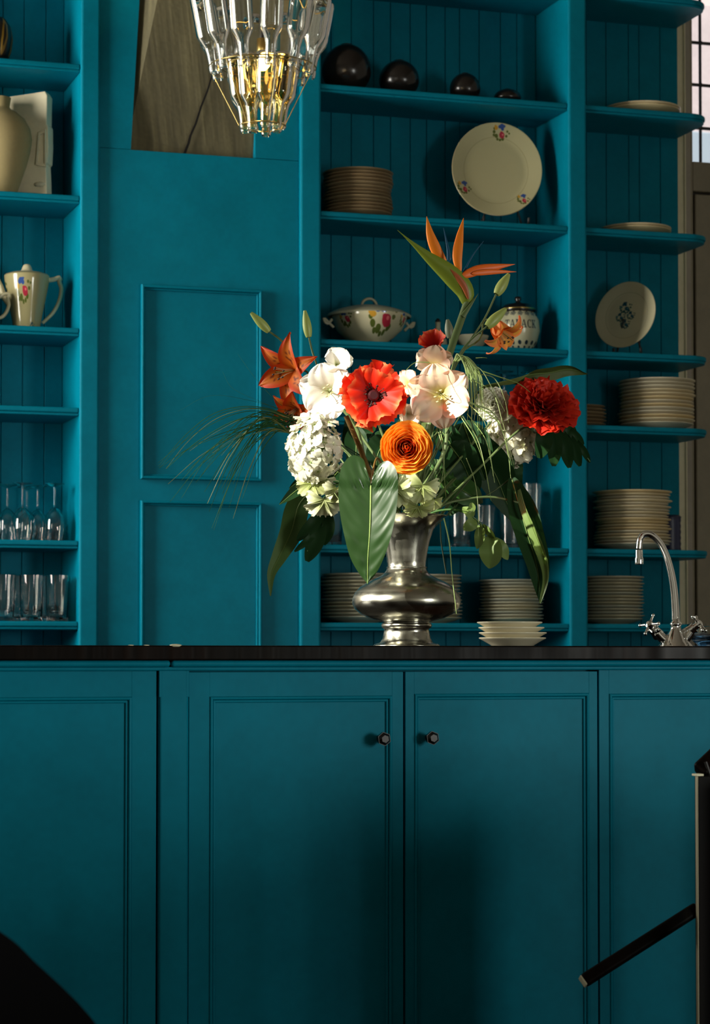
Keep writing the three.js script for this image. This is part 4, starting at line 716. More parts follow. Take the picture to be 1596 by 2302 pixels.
// carnations ------------------------------------------------------------------
function carnation(name, label, px, py, perp, R, colA, colB, r, u, m, via) {
  const p = at(px, py, perp), s = mpp(px, perp), q = facing(p, r, u, 0); const [g, h] = bloom(name, label, p, q);
  const col = (uu, v, ph) => mixc(colA, colB, sm(0.3, 1, v) * (0.6 + 0.4 * Math.sin(uu * 7 + ph)));
  for (let k = 0; k < 5; k++) { const t = k / 4, n = 4 + k * 2; const gg = [0, 1].map(z => petalGeo(R * s * lerp(0.62, 1, t), R * s * lerp(0.85, 1.25, t), { e0: lerp(1.45, 0.6, t), e1: lerp(1.2, -0.05, t), cup: 0.2, ruf: 0.1, rk: 6, ph: k * 2.1 + z * 1.3, prof: 'fan', nu: 18, nv: 10, cut: 0.3, ser: 0.09, col })); for (let i = 0; i < n; i++) rad(h, 'petal', gg[i % 2], m, i / n * 6.283 + k * 0.5 + rr(-0.15, 0.15), lerp(0.008, 0, t), rr(0.92, 1.08)); }
  part(h, 'calyx', lathe([[0, -0.03], [0.006, -0.028], [0.009, -0.01], [0.011, 0.002], [0, 0.004]], 16).rotateX(Math.PI / 2), LM.mid);
  stem(g, q, 0.0024, LM.stem, via || [], 0.05); return [g, h];
}
carnation('red_carnation', 'deep red frilled carnation with broad ragged petals above the dark split leaf', 1218, 926, 4.62, 82, [0.5, 0.012, 0.004], [0.66, 0.03, 0.008], 0.25, 0.85, PM, [[1180, 960, 4.62], [1090, 1040, 4.6]]);
carnation('white_carnation', 'white frilled carnation beside the red carnation', 1108, 912, 4.66, 42, [0.6, 0.62, 0.45], [0.72, 0.7, 0.6], 0.0, 0.3, PMwhite, [[1060, 1000, 4.64]]);
// strelitzia ------------------------------------------------------------------
function spindle(points, w, m, name, g, flat = 0.45, seg = 22) {          // a pointed blade, thick along its middle
  const pts = points.map(([x, y, p]) => at(x, y, p).sub(g.position)); const t = tube(pts, 1, seg, 8);
  const c = new THREE.CatmullRomCurve3(pts), p = t.attributes.position, fr = c.computeFrenetFrames(seg, false);
  const view = camera.position.clone().sub(g.position).normalize();
  for (let i = 0; i <= seg; i++) { const v = i / seg, q = c.getPointAt(v), k = w(v), tn = c.getTangentAt(v), side = tn.clone().cross(view).normalize(), nn = side.clone().cross(tn); for (let j = 0; j <= 8; j++) { const a = j / 8 * 6.283; const o = side.clone().multiplyScalar(Math.cos(a) * k).add(nn.clone().multiplyScalar(Math.sin(a) * k * flat)); p.setXYZ(i * 9 + j, q.x + o.x, q.y + o.y, q.z + o.z); } }
  t.computeVertexNormals(); return part(g, name, t, m);
}
{
  const P0 = 4.6, s = mpp(1040, P0), p = at(1046, 688, P0);
  const g = thing('strelitzia', 'bird of paradise flower with orange sepals rising above the bouquet', 'flower', p);
  const gradMat = (r, gg, b) => mat(r, gg, b, 0.4, { specularIntensity: 0.5 });
  const bract = spindle([[1050, 690, P0], [1045, 655, P0], [1015, 620, P0], [960, 575, P0], [893, 517, P0]], v => s * (0.4 + (1 - v ** 3) * (3 + 22 * Math.pow(Math.sin(Math.PI * Math.pow(v, 0.6)), 1.1) * (1 - v * 0.35))), gradMat(0.16, 0.21, 0.02), 'bract', g, 0.6, 30); bract.userData.label = 'green beak-shaped bract';
  const edge = spindle([[1053, 672, P0 - 0.012], [1044, 645, P0 - 0.014], [1030, 625, P0 - 0.014], [1012, 605, P0 - 0.012]], v => s * 7 * Math.sin(Math.PI * (0.1 + 0.85 * v)), gradMat(0.35, 0.09, 0.03), 'bract_edge', g, 0.4);
  const or = gradMat(0.8, 0.2, 0.012), or2 = gradMat(0.78, 0.14, 0.015);
  spindle([[1003, 592, P0 + 0.02], [985, 570, P0 + 0.02], [968, 530, P0 + 0.02], [959, 486, P0 + 0.02]], v => s * (1.6 * (1 - v) + 0.3 + 11 * Math.sin(Math.PI * Math.pow(v, 0.7))), or, 'sepal', g, 0.35);
  spindle([[1034, 615, P0], [1028, 580, P0], [1033, 535, P0], [1042, 490, P0]], v => s * (1.6 * (1 - v) + 0.3 + 10 * Math.sin(Math.PI * Math.pow(v, 0.75))), or, 'sepal', g, 0.35);
  spindle([[1038, 621, P0 - 0.01], [1075, 607, P0 - 0.01], [1115, 600, P0 - 0.01], [1158, 594, P0 - 0.01]], v => s * (2.6 * (1 - v) + 0.3 + 9 * Math.sin(Math.PI * Math.pow(v, 0.6))), or2, 'sepal', g, 0.35);
  spindle([[1060, 615, P0 - 0.016], [1100, 611, P0 - 0.016], [1161, 611, P0 - 0.016]], v => s * (0.7 * (1 - v) + 0.3 + 6 * Math.sin(Math.PI * Math.pow(v, 0.6))), or2, 'sepal', g, 0.35);
  const bl = gradMat(0.006, 0.06, 0.12); spindle([[1010, 590, P0], [1008, 565, P0], [1002, 535, P0], [997, 512, P0]], v => s * (0.6 + 5 * Math.pow(1 - v, 1.2) * sm(0, 0.1, v)), bl, 'blue_petal', g, 0.4);
  spindle([[1042, 612, P0], [1062, 575, P0], [1087, 542, P0]], v => s * 2.6 * (1 - v * 0.8), bl, 'blue_petal', g, 0.4);
  part(g, 'stem', tube([[1050, 680, P0], [1036, 720, P0], [1012, 790, P0 - 0.02], [985, 880, P0 - 0.03], [955, 1000, P0 - 0.03], [925, 1170, P0 - 0.05]].map(a => at(...a).sub(p)).concat([vaseIn().sub(p)]), 8.5 * s, 50, 10, t => 1.0 - 0.15 * t), LM.stem);
  spindle([[1040, 712, P0 - 0.012], [1055, 690, P0 - 0.012], [1075, 660, P0 - 0.012]], v => s * 6 * (1 - v) + 0.0004, LM.stem, 'sheath', g, 0.4);
}
// lily buds -------------------------------------------------------------------
function budSpray(label, buds, base, m, group) {
  const p = at(...buds[0].slice(0, 2), buds[0][5]); const g = thing('lily_bud', label, 'bud', p, group);
  for (const [x0, y0, x1, y1, w, perp] of buds) { const s = mpp(x0, perp); spindle([[x0, y0, perp], [(x0 * 2 + x1) / 3, (y0 * 2 + y1) / 3, perp], [(x0 + 2 * x1) / 3, (y0 + 2 * y1) / 3, perp], [x1, y1, perp]], v => s * w * (0.25 + 0.75 * Math.sin(Math.PI * Math.pow(0.1 + 0.86 * v, 0.8))), m, 'bud', g, 0.9); }
  part(g, 'stem', tube(base.map(a => at(...a).sub(p)), 0.0021, 40, 7), LM.stem); return g;
}
const budM = mat(0.3, 0.36, 0.09, 0.45);
budSpray('pale green lily bud nodding above the orange lily', [[605, 745, 564, 703, 10, 4.72]], [[605, 745, 4.72], [632, 765, 4.72], [660, 800, 4.72], [700, 930, 4.66], [800, 1080, 4.58]], budM);
budSpray('upright pale green lily bud beside the middle post', [[694, 758, 685, 698, 10, 4.72]], [[694, 756, 4.72], [702, 790, 4.72], [712, 820, 4.7], [740, 940, 4.64], [830, 1100, 4.58]], budM);
budSpray('tall pale green lily bud in front of the tobacco jar', [[1116, 662, 1144, 616, 12, 4.66]], [[1115, 662, 4.66], [1090, 715, 4.66], [1045, 785, 4.66], [990, 900, 4.62], [930, 1120, 4.57]], budM);
budSpray('fat pale green lily bud lying across the peach-orange lily', [[1094, 735, 1137, 694, 12, 4.6]], [[1095, 734, 4.6], [1068, 755, 4.62], [1040, 785, 4.64], [985, 905, 4.62], [925, 1120, 4.57]], budM);
budSpray('grey-green bud beside the strelitzia stem', [[1012, 760, 1006, 718, 10, 4.68]], [[1012, 758, 4.68], [1010, 800, 4.66], [985, 900, 4.62], [940, 1110, 4.57]], mat(0.13, 0.15, 0.09, 0.5));
// ---------------------------------------------------------------- leaves
// ribbon leaf along a path; side vectors follow roll(v); section folds along the midrib
function leafGeo(pts, w, { fold = 0.25, roll = () => 0, wave = 0, wk = 12, nu = 8, nv = 30, edge = 0, view = null } = {}) {
  const c = new THREE.CatmullRomCurve3(pts), pos = [], uv = [], idx = [], vw = view || camera.position.clone().normalize();
  for (let j = 0; j <= nv; j++) {
    const v = j / nv, q = c.getPointAt(v), t = c.getTangentAt(v); let s = t.clone().cross(vw).normalize(); const a = roll(v); s.applyAxisAngle(t, a); const n = s.clone().cross(t).normalize();
    for (let i = 0; i <= nu; i++) { const u = -1 + 2 * i / nu, k = w(v); const o = fold * k * Math.abs(u) + wave * k * Math.sin(wk * v + u * 1.5) * Math.abs(u) - 0.12 * fold * k * Math.cos(u * 3) ; const W = u * k * (1 + edge * Math.sin(v * 40 + u)); pos.push(q.x + s.x * W + n.x * o, q.y + s.y * W + n.y * o, q.z + s.z * W + n.z * o); uv.push(i / nu, v); }
  }
  for (let j = 0; j < nv; j++) for (let i = 0; i < nu; i++) { const a = j * (nu + 1) + i, b = a + nu + 1; idx.push(a, a + 1, b, b, a + 1, b + 1); }
  const g = new THREE.BufferGeometry(); g.setAttribute('position', new THREE.Float32BufferAttribute(pos, 3)); g.setAttribute('uv', new THREE.Float32BufferAttribute(uv, 2)); g.setIndex(idx); g.computeVertexNormals(); return g;
}
const viewFrom = (p) => camera.position.clone().sub(p).normalize();
function leaf(name, label, path, w, m, o = {}, stemVia, group) {
  const p = at(...path[0]), pts = path.map(a => at(...a).sub(p)), s = mpp(path[0][0], path[0][2]);
  const g = thing(name, label, 'leaf', p, group);
  const ww = (v) => s * w(v); part(g, 'blade', leafGeo(pts, ww, { view: viewFrom(p), ...o }), m);
  part(g, 'midrib', tube(pts, 0.0011, 30, 5, t => 1.3 - t), o.rib || LM.pale);
  if (stemVia) part(g, 'leaf_stalk', tube([V(0, 0, 0), ...stemVia.map(a => at(...a).sub(p)), vaseIn().sub(p)], 0.0018, 30, 6), o.stalk || LM.stemDark);
  return g;
}
const lens = (W, a = 0.75) => v => W * Math.pow(Math.sin(Math.PI * Math.pow(Math.min(0.999, 0.04 + 0.95 * v), a)), 0.9) + 0.4;
// heart-shaped anthurium leaf hanging over the vase
{
  const P0 = 4.38, s = mpp(830, P0), o = at(834, 1090, P0), g = thing('anthurium_leaf', 'big glossy heart-shaped leaf hanging down in front of the vase', 'leaf', o);
  // outline on each side of the midrib, in pixels from the petiole; z is towards the camera
  const rib = [[0, 0], [-1, 50], [-3, 110], [-7, 165], [-8, 222]];
  const sides = { '-1': [[-6, -24], [-18, -58], [-42, -66], [-64, -44], [-73, 0], [-71, 55], [-60, 115], [-46, 165], [-26, 200], [-8, 222]], '1': [[4, -20], [20, -46], [38, -52], [54, -36], [60, -4], [58, 45], [50, 95], [36, 145], [14, 195], [-8, 222]] };
  const cR = new THREE.CatmullRomCurve3(rib.map(([x, y]) => V(x, -y, 0)));
  for (const sd of [-1, 1]) {
    const cO = new THREE.CatmullRomCurve3(sides[sd].map(([x, y]) => V(x, -y, 0))), nq = 60, nr = 10, pos = [], uv = [], idx = [];
    for (let a = 0; a <= nq; a++) { const q = a / nq, oP = cO.getPoint(q), iP = cR.getPoint(sm(0.2, 1.0, q) * 0 + Math.max(0, (q - 0.22) / 0.78));
      for (let b = 0; b <= nr; b++) { const r = b / nr; const x = lerp(iP.x, oP.x, r), y = lerp(iP.y, oP.y, r) + (q > 0.22 ? -8 * r * (1 - r) : 0);
        const wdt = Math.abs(oP.x - iP.x); let z = (sd < 0 ? 0.08 : 0.62) * wdt * r - 10 * r * r * 0.6 + (0.9 * Math.sin(q * 64 + r * r * 6 + sd) + 1.3 * Math.sin(q * 17 + r * 4 + sd * 2) + 0.7 * Math.sin(q * 37 - r * 5)) * Math.sin(Math.PI * Math.min(1, r * 1.05))  + (y < 0 ? -0.0 : 6) - Math.max(0, -y - 120) * 0.18; pos.push(x * s, y * s, z * s); uv.push(r, q); } }
    for (let a = 0; a < nq; a++) for (let b = 0; b < nr; b++) { const k = a * (nr + 1) + b, l = k + nr + 1; idx.push(k, l, k + 1, k + 1, l, l + 1); }
    const ge = new THREE.BufferGeometry(); ge.setAttribute('position', new THREE.Float32BufferAttribute(pos, 3)); ge.setAttribute('uv', new THREE.Float32BufferAttribute(uv, 2)); ge.setIndex(idx); ge.computeVertexNormals();
    const m = part(g, 'blade_half', ge, leafMat(0.018, 0.045, 0.012, 0.3, 0.08, 1)); m.rotation.y = -YAW;
  }
  const rb = part(g, 'midrib', tube(rib.map(([x, y]) => V(x * s, -y * s, 1.5 * s - Math.max(0, y - 120) * 0.18 * s)), 1.8 * s, 30, 6, t => 1.4 - t), LM.lime); rb.rotation.y = -YAW;
  part(g, 'leaf_stalk', tube([V(0, 0, 0.002), at(838, 1060, 4.4).sub(o), at(850, 1030, 4.46).sub(o), at(880, 1110, 4.54).sub(o), vaseIn().sub(o)], 0.0022, 30, 7), LM.bronze);
}
leaf('long_leaf', 'broad green leaf drooping beside the panelled boarding', [[702, 1100, 4.68], [672, 1135, 4.7], [655, 1195, 4.72], [628, 1250, 4.72], [610, 1290, 4.72], [608, 1340, 4.72]], v => 32 * Math.pow(Math.sin(Math.PI * (0.06 + 0.93 * Math.pow(v, 0.72))), 0.9) * (1 - 0.45 * v) + 0.5, leafMat(0.06, 0.11, 0.028, 0.5, 0.15, 0.3), { fold: 0.12, roll: v => 0.15 - 0.3 * v, nv: 36 }, [[760, 1090, 4.54]]);
leaf('long_leaf', 'long twisting olive leaf reaching out over the red carnation', [[1085, 868, 4.68], [1140, 856, 4.66], [1195, 842, 4.66], [1235, 838, 4.66], [1280, 830, 4.66], [1321, 840, 4.66]], v => 20 * Math.pow(Math.sin(Math.PI * (0.05 + 0.93 * v)), 0.8) + 0.4, LM.olive, { fold: 0.5, roll: v => 0.9 + 0.5 * Math.sin(v * 7), wave: 0.25, wk: 14, nv: 40 }, [[1020, 960, 4.64]]);
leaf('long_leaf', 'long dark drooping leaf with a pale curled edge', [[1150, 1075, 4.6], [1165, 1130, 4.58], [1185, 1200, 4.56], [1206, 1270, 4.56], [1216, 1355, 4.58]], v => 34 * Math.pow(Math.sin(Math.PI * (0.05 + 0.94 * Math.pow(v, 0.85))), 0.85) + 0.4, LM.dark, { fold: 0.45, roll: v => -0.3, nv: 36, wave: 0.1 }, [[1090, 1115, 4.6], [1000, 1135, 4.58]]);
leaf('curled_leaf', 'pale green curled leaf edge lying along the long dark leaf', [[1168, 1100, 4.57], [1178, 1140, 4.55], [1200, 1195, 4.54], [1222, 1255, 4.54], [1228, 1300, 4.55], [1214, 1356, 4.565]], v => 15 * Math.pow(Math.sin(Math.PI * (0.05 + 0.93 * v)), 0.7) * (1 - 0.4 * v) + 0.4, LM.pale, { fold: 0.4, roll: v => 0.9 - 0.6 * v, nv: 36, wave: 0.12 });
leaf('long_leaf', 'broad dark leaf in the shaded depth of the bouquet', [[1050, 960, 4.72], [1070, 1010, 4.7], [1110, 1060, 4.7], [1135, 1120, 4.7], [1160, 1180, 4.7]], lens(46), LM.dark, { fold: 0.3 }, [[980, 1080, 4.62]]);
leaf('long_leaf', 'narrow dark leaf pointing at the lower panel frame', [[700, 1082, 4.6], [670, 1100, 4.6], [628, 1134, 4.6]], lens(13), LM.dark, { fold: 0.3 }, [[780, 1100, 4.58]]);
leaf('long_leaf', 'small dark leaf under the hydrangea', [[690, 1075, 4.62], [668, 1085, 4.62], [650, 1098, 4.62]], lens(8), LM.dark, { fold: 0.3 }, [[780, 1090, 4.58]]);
// filler leaves in the middle
{
  const list = [[870, 985, 4.64, 845, 1060, 30], [1010, 1000, 4.64, 1060, 1090, 40], [960, 1040, 4.66, 1010, 1130, 34], [1040, 950, 4.7, 1090, 1080, 44], [860, 1080, 4.62, 800, 1140, 24], [985, 960, 4.66, 1030, 1040, 30], [880, 1000, 4.68, 830, 985, 34], [1100, 1000, 4.74, 1120, 1110, 44], [800, 960, 4.66, 790, 1070, 26], [900, 1060, 4.62, 950, 1130, 30], [760, 1060, 4.62, 700, 1120, 20], [1060, 1050, 4.68, 1010, 1160, 36], [1000, 1080, 4.66, 1085, 1130, 30], [1130, 930, 4.76, 1200, 1010, 40], [940, 940, 4.7, 900, 1040, 44], [820, 930, 4.7, 770, 1000, 36], [1150, 1020, 4.78, 1170, 1110, 26]];
  const FL = ['broad filler leaf behind the heart leaf stalk', 'dark filler leaf under the blush amaryllis', 'filler leaf above the vase rim beside the lobed leaves', 'large dark filler leaf under the grass plume', 'olive filler leaf beside the heart leaf base', 'dark filler leaf behind the hanging thin blades', 'filler leaf pointing at the poppy stalk', 'large dark filler leaf under the cream hydrangea', 'filler leaf between white hydrangea and heart leaf', 'olive filler leaf hanging over the vase mouth', 'small filler leaf under the white hydrangea', 'dark filler leaf drooping beside the leafy twig', 'filler leaf along the arching stalk', 'large dark filler leaf behind the carnation stalk', 'broad olive filler leaf behind the ranunculus', 'filler leaf behind the white amaryllis stem', 'narrow dark filler leaf beside the tall ribbed glasses'];
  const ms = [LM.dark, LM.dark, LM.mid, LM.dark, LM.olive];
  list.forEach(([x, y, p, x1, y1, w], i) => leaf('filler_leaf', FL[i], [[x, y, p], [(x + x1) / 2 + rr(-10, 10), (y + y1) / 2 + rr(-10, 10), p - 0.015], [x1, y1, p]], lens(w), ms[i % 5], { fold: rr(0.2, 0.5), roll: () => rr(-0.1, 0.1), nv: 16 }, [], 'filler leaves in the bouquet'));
}
// split leaves: fingers along a midrib
function splitLeaf(label, mid, fingers, perp, m, via) {
  const p = at(mid[0][0], mid[0][1], perp), s = mpp(mid[0][0], perp), g = thing('split_leaf', label, 'leaf', p), view = viewFrom(p);
  for (const [x0, y0, x1, y1, w] of fingers) { const pts = [[x0, y0, perp], [(x0 + x1) / 2 + (y1 - y0) * 0.06, (y0 + y1) / 2, perp - 0.012], [x1, y1, perp + 0.004]].map(a => at(...a).sub(p)); part(g, 'finger', leafGeo(pts, v => s * w * Math.pow(Math.sin(Math.PI * (0.12 + 0.84 * Math.pow(v, 1.15))), 0.7), { fold: 0.15, nv: 14, nu: 6, view }), m); }
  part(g, 'midrib', tube(mid.map(([x, y]) => at(x, y, perp - 0.002).sub(p)), 0.0016, 20, 6), LM.mid);
  part(g, 'leaf_stalk', tube([V(0, 0, 0), ...via.map(a => at(...a).sub(p)), vaseIn().sub(p)], 0.0022, 30, 6), LM.stemDark); return g;
}
splitLeaf('dark split leaf hanging below the red carnation', [[1225, 945], [1262, 965], [1300, 1000], [1326, 1038]], [[1225, 945, 1212, 1030, 20], [1236, 950, 1245, 1048, 18], [1252, 958, 1280, 1052, 16], [1268, 968, 1304, 1048, 13], [1290, 985, 1326, 1040, 8], [1250, 950, 1295, 975, 13], [1265, 955, 1312, 1000, 10]], 4.64, LM.dark, [[1180, 960, 4.66], [1080, 1050, 4.64]]);
splitLeaf('dark green split leaf under the pale lobed leaves', [[735, 1130], [715, 1170], [700, 1210], [690, 1240]], [[730, 1140, 668, 1215, 15], [720, 1160, 690, 1262, 20], [738, 1150, 728, 1225, 15], [715, 1190, 662, 1240, 8]], 4.68, LM.dark, [[790, 1120, 4.6]]);
// pale lobed leaves (each a fan of toothed lobes)
function lobed(label, px, py, perp, R, r, u, m, via) {
  const p = at(px, py, perp), s = mpp(px, perp), q = facing(p, r, u, rr(-0.5, 0.5)); const [g, h] = bloom('lobed_leaf', label, p, q, 'leaf');
  const col = (uu, v) => mixc(m[0], m[1], sm(0.2, 1, v)); const mm = petalMat({ roughness: 0.5, transmission: 0.25 });
  for (let i = 0; i < 5; i++) { rad(h, 'lobe', petalGeo(R * s * rr(0.85, 1.1), R * s * 0.75, { e0: 0.35, e1: -0.5, cup: 0.3, ruf: 0.06, rk: 8, ph: i * 2.1 + px, prof: 'fan', nu: 12, nv: 8, cut: 0.3, ser: 0.18, fold: 0.15, col }), mm, -Math.PI / 2 + (i - 2) * 0.95); }
  stem(g, q, 0.0013, LM.mid, via || [], 0.02, 'leaf_stalk');
}
const paleA = [[0.36, 0.4, 0.18], [0.74, 0.73, 0.5]], paleB = [[0.34, 0.4, 0.14], [0.7, 0.73, 0.42]], paleC = [[0.24, 0.28, 0.08], [0.42, 0.44, 0.2]];
lobed('pale lobed leaf hanging under the hydrangea', 728, 1124, 4.46, 50, 0.0, -0.6, paleA, [[790, 1090, 4.52]]);
lobed('smaller pale lobed leaf tucked behind its pale neighbour', 756, 1098, 4.44, 34, 0.4, -0.5, paleA, [[800, 1090, 4.52]]);
lobed('yellowish lobed leaf just under the white hydrangea', 702, 1086, 4.5, 40, -0.2, 0.3, paleC, [[780, 1090, 4.54]]);
lobed('bright pale lobed leaf between the heart leaf and ranunculus', 890, 1100, 4.42, 46, -0.2, -0.5, paleB);
lobed('sunlit lobed leaf under the orange ranunculus', 948, 1092, 4.43, 50, 0.25, -0.4, paleB);
lobed('green lobed leaf drooping over the vase rim', 940, 1140, 4.45, 38, 0.1, -0.7, paleC);
lobed('small lime lobed leaf above the vase neck', 975, 1125, 4.48, 28, 0.5, -0.2, paleC);
// oval leaves on an arching twig
{
  const perp = 4.5, p = at(1040, 1150, perp), s = mpp(1040, perp), g = thing('leafy_twig', 'arching twig with smooth pale green oval leaves', 'twig', p), view = viewFrom(p);
  part(g, 'twig_stem', tube([[1128, 1238, perp], [1100, 1200, perp], [1070, 1168, perp], [1040, 1150, perp], [1000, 1146, 4.52], [960, 1160, 4.54]].map(a => at(...a).sub(p)).concat([vaseIn().sub(p)]), 0.0024, 40, 7), LM.mid);
  for (const [x0, y0, x1, y1, w, r] of [[1062, 1165, 1040, 1140, 13, 0.5], [1066, 1166, 1042, 1192, 15, -0.3], [1078, 1180, 1072, 1234, 13, 0.4], [1100, 1205, 1100, 1278, 27, 0.2], [1105, 1208, 1142, 1258, 15, -0.5], [1085, 1180, 1110, 1215, 12, 0.8], [1050, 1155, 1062, 1130, 9, 0.4]]) part(g, 'oval_leaf', leafGeo([[x0, y0, perp], [(x0 + x1) / 2 + 4, (y0 + y1) / 2, perp - 0.012], [x1, y1, perp]].map(a => at(...a).sub(p)), v => s * w * Math.pow(Math.sin(Math.PI * (0.06 + 0.93 * v)), 0.75), { fold: 0.2, roll: () => r, nv: 14, view }), LM.pale);
}
// stems seen in the gaps, and bare twigs
{
  const g = (label, path, r, m) => { const p = at(...path[0]); const t = thing('flower_stem', label, 'stem', p); part(t, 'stalk', tube(path.map(a => at(...a).sub(p)).concat([vaseIn().sub(p)]), r, 40, 7), m); };
  g('thick brown-green stalk beside the white hydrangea', [[778, 935, 4.5], [800, 985, 4.5], [822, 1040, 4.52], [845, 1090, 4.54]], 0.0055, LM.bronze);
  g('thin dark stalk crossing behind the vase rim', [[985, 1165, 4.6], [992, 1220, 4.62], [1003, 1290, 4.6]].reverse(), 0.0014, LM.stemDark);
  g('arching stalk running above the leafy twig', [[1165, 1130, 4.58], [1110, 1118, 4.58], [1050, 1122, 4.57], [990, 1140, 4.56]], 0.0026, LM.stem);
}
// ---------------------------------------------------------------- grasses
function blades(label, list, perp, m, r, group) {
  const first = at(list[0][0], list[0][1], perp), g = thing('grass_spray', label, 'grass', first, group);
  list.forEach((b, i) => { const pp = perp + (b[b.length - 1].z ?? 0); const pts = []; for (let k = 0; k + 1 < b.length; k += 2) pts.push(at(b[k], b[k + 1], perp + (hash2(i, k, 3) - 0.5) * 0.05).sub(first)); part(g, 'grass_blade', tube(pts, r * (0.8 + 0.5 * hash2(i, 1, 9)), 26, 5, t => 1.15 - 0.8 * t), Array.isArray(m) ? m[i % m.length] : m); });
  part(g, 'grass_stalk', tube([V(0, 0, 0), at((list[0][0] + 914) / 2, 1020, 4.58).sub(first), MOUTH.clone().sub(first), vaseIn().sub(first)], 0.0016, 24, 5), LM.stem);
}
{
  const L = [], o = [660, 935];
  const tips = [[356, 1040], [358, 1052, 1], [373, 1054], [378, 1088], [408, 1080], [408, 1120], [440, 1085], [466, 1132], [476, 1188, 2], [480, 1192, 2], [470, 1150], [524, 1166], [500, 1110], [452, 1070], [420, 1060], [480, 1080], [545, 1120], [490, 1155]];
  for (let k = 0; k < 16; k++) tips.push([rr(380, 560), rr(1000, 1150)]);
  tips.forEach(([tx, ty], i) => { const ax = lerp(o[0], tx, 0.35), ay = 925 + (i * 37 % 60) * 0.9, bx_ = lerp(o[0], tx, 0.72), by = lerp(ay, ty, 0.42); L.push([o[0] + (i % 5) * 4, o[1] + (i * 13 % 50), ax, ay, bx_, by, tx, ty]); });
  L.unshift([648, 935, 600, 918, 545, 914, 480, 930, 420, 975, 356, 1048], [650, 937, 600, 921, 545, 918, 482, 936, 420, 984, 358, 1052], [650, 940, 600, 922, 548, 921, 485, 942, 425, 990, 373, 1054]);
  blades('fine green grass arching out over the panelled boarding', L, 4.66, [LM.grass, LM.grass, LM.grassPale, LM.grass], 0.0011);
  blades('few straight grass hairs rising past the orange lily', [[655, 930, 610, 890, 570, 845, 534, 795], [640, 925, 590, 905, 520, 870, 500, 835], [650, 925, 560, 900, 470, 890, 400, 925], [660, 960, 600, 950, 520, 960, 470, 985]], 4.68, LM.grass, 0.0005);
  const F = []; for (let i = 0; i < 18; i++) { const t = i / 17; F.push([1020 + t * 10, 812, 1030 + t * 18, 796 + 6 * t, 1046 + t * 34, 830 + 10 * t, 1052 + t * 34 + rr(-3, 3), 885 + rr(-10, 20), 1052 + t * 36 + rr(-4, 4), 930 + rr(-20, 40)]); }
  blades('pale grass plume falling over the blush amaryllis', F, 4.44, [LM.grassPale, LM.lime, LM.grassPale], 0.0011);
  blades('long pale grass blades hanging across the shaded hydrangea', [[1045, 900, 1090, 950, 1105, 1040, 1112, 1085], [1035, 935, 1068, 990, 1090, 1050, 1104, 1126], [1040, 935, 1072, 985, 1088, 1040, 1099, 1100], [1050, 930, 1090, 985, 1104, 1040, 1108, 1070], [1050, 850, 1105, 880, 1130, 950, 1155, 1045], [1060, 905, 1120, 950, 1142, 1020, 1148, 1075], [1070, 840, 1110, 850, 1135, 900, 1143, 950], [1085, 835, 1130, 850, 1165, 862, 1192, 882], [1060, 820, 1080, 830, 1105, 870, 1135, 925], [1070, 805, 1085, 804, 1095, 805], [1055, 905, 1110, 930, 1140, 1000, 1150, 1045]], 4.42, [LM.grassPale, LM.lime], 0.0012);
  blades('thin pale blades hanging in front of the vase shoulder', [[985, 970, 995, 1010, 996, 1060, 985, 1104], [990, 970, 998, 1010, 999, 1070, 1003, 1126], [1048, 1030, 1068, 1085, 1075, 1150, 1075, 1205], [965, 815, 935, 815, 915, 830, 911, 842], [752, 1108, 780, 1150, 800, 1185, 820, 1215], [998, 1165, 1010, 1220, 1016, 1290, 1026, 1380]], 4.4, [LM.grassPale, LM.lime], 0.001);
}
// ---------------------------------------------------------------- saucers on the worktop
{
  const p0 = at(1152, 1451, 4.62), R = 76 * mpp(1152, 4.62), k = R;
  const geo = lathe([[0, 0.003], [0.5 * k, 0.003], [0.53 * k, 0], [0.6 * k, 0], [0.66 * k, 0.004], [0.9 * k, 0.014], [k, 0.0175], [k, 0.0195], [0.97 * k, 0.02], [0.86 * k, 0.0145], [0.6 * k, 0.007], [0, 0.006]], 56);
  const m = mat(0.8, 0.73, 0.52, 0.16);
  for (let i = 0; i < 4; i++) { const s = new THREE.Mesh(geo, m); s.name = numbered('saucer'); const q = [0, 0.001, -0.003, -0.008][i] * 0.8; const sc = [0.99, 1.0, 0.975, 0.965][i]; s.scale.set(sc, 1, sc); s.position.set(p0.x + q, TOPC + i * 0.0112, p0.z); tag(s, `${['lowest', 'second lowest', 'third lowest', 'topmost'][i]} cream saucer in the pile of four on the worktop`, 'saucer', 'saucers piled on the worktop'); scene.add(s); }
}
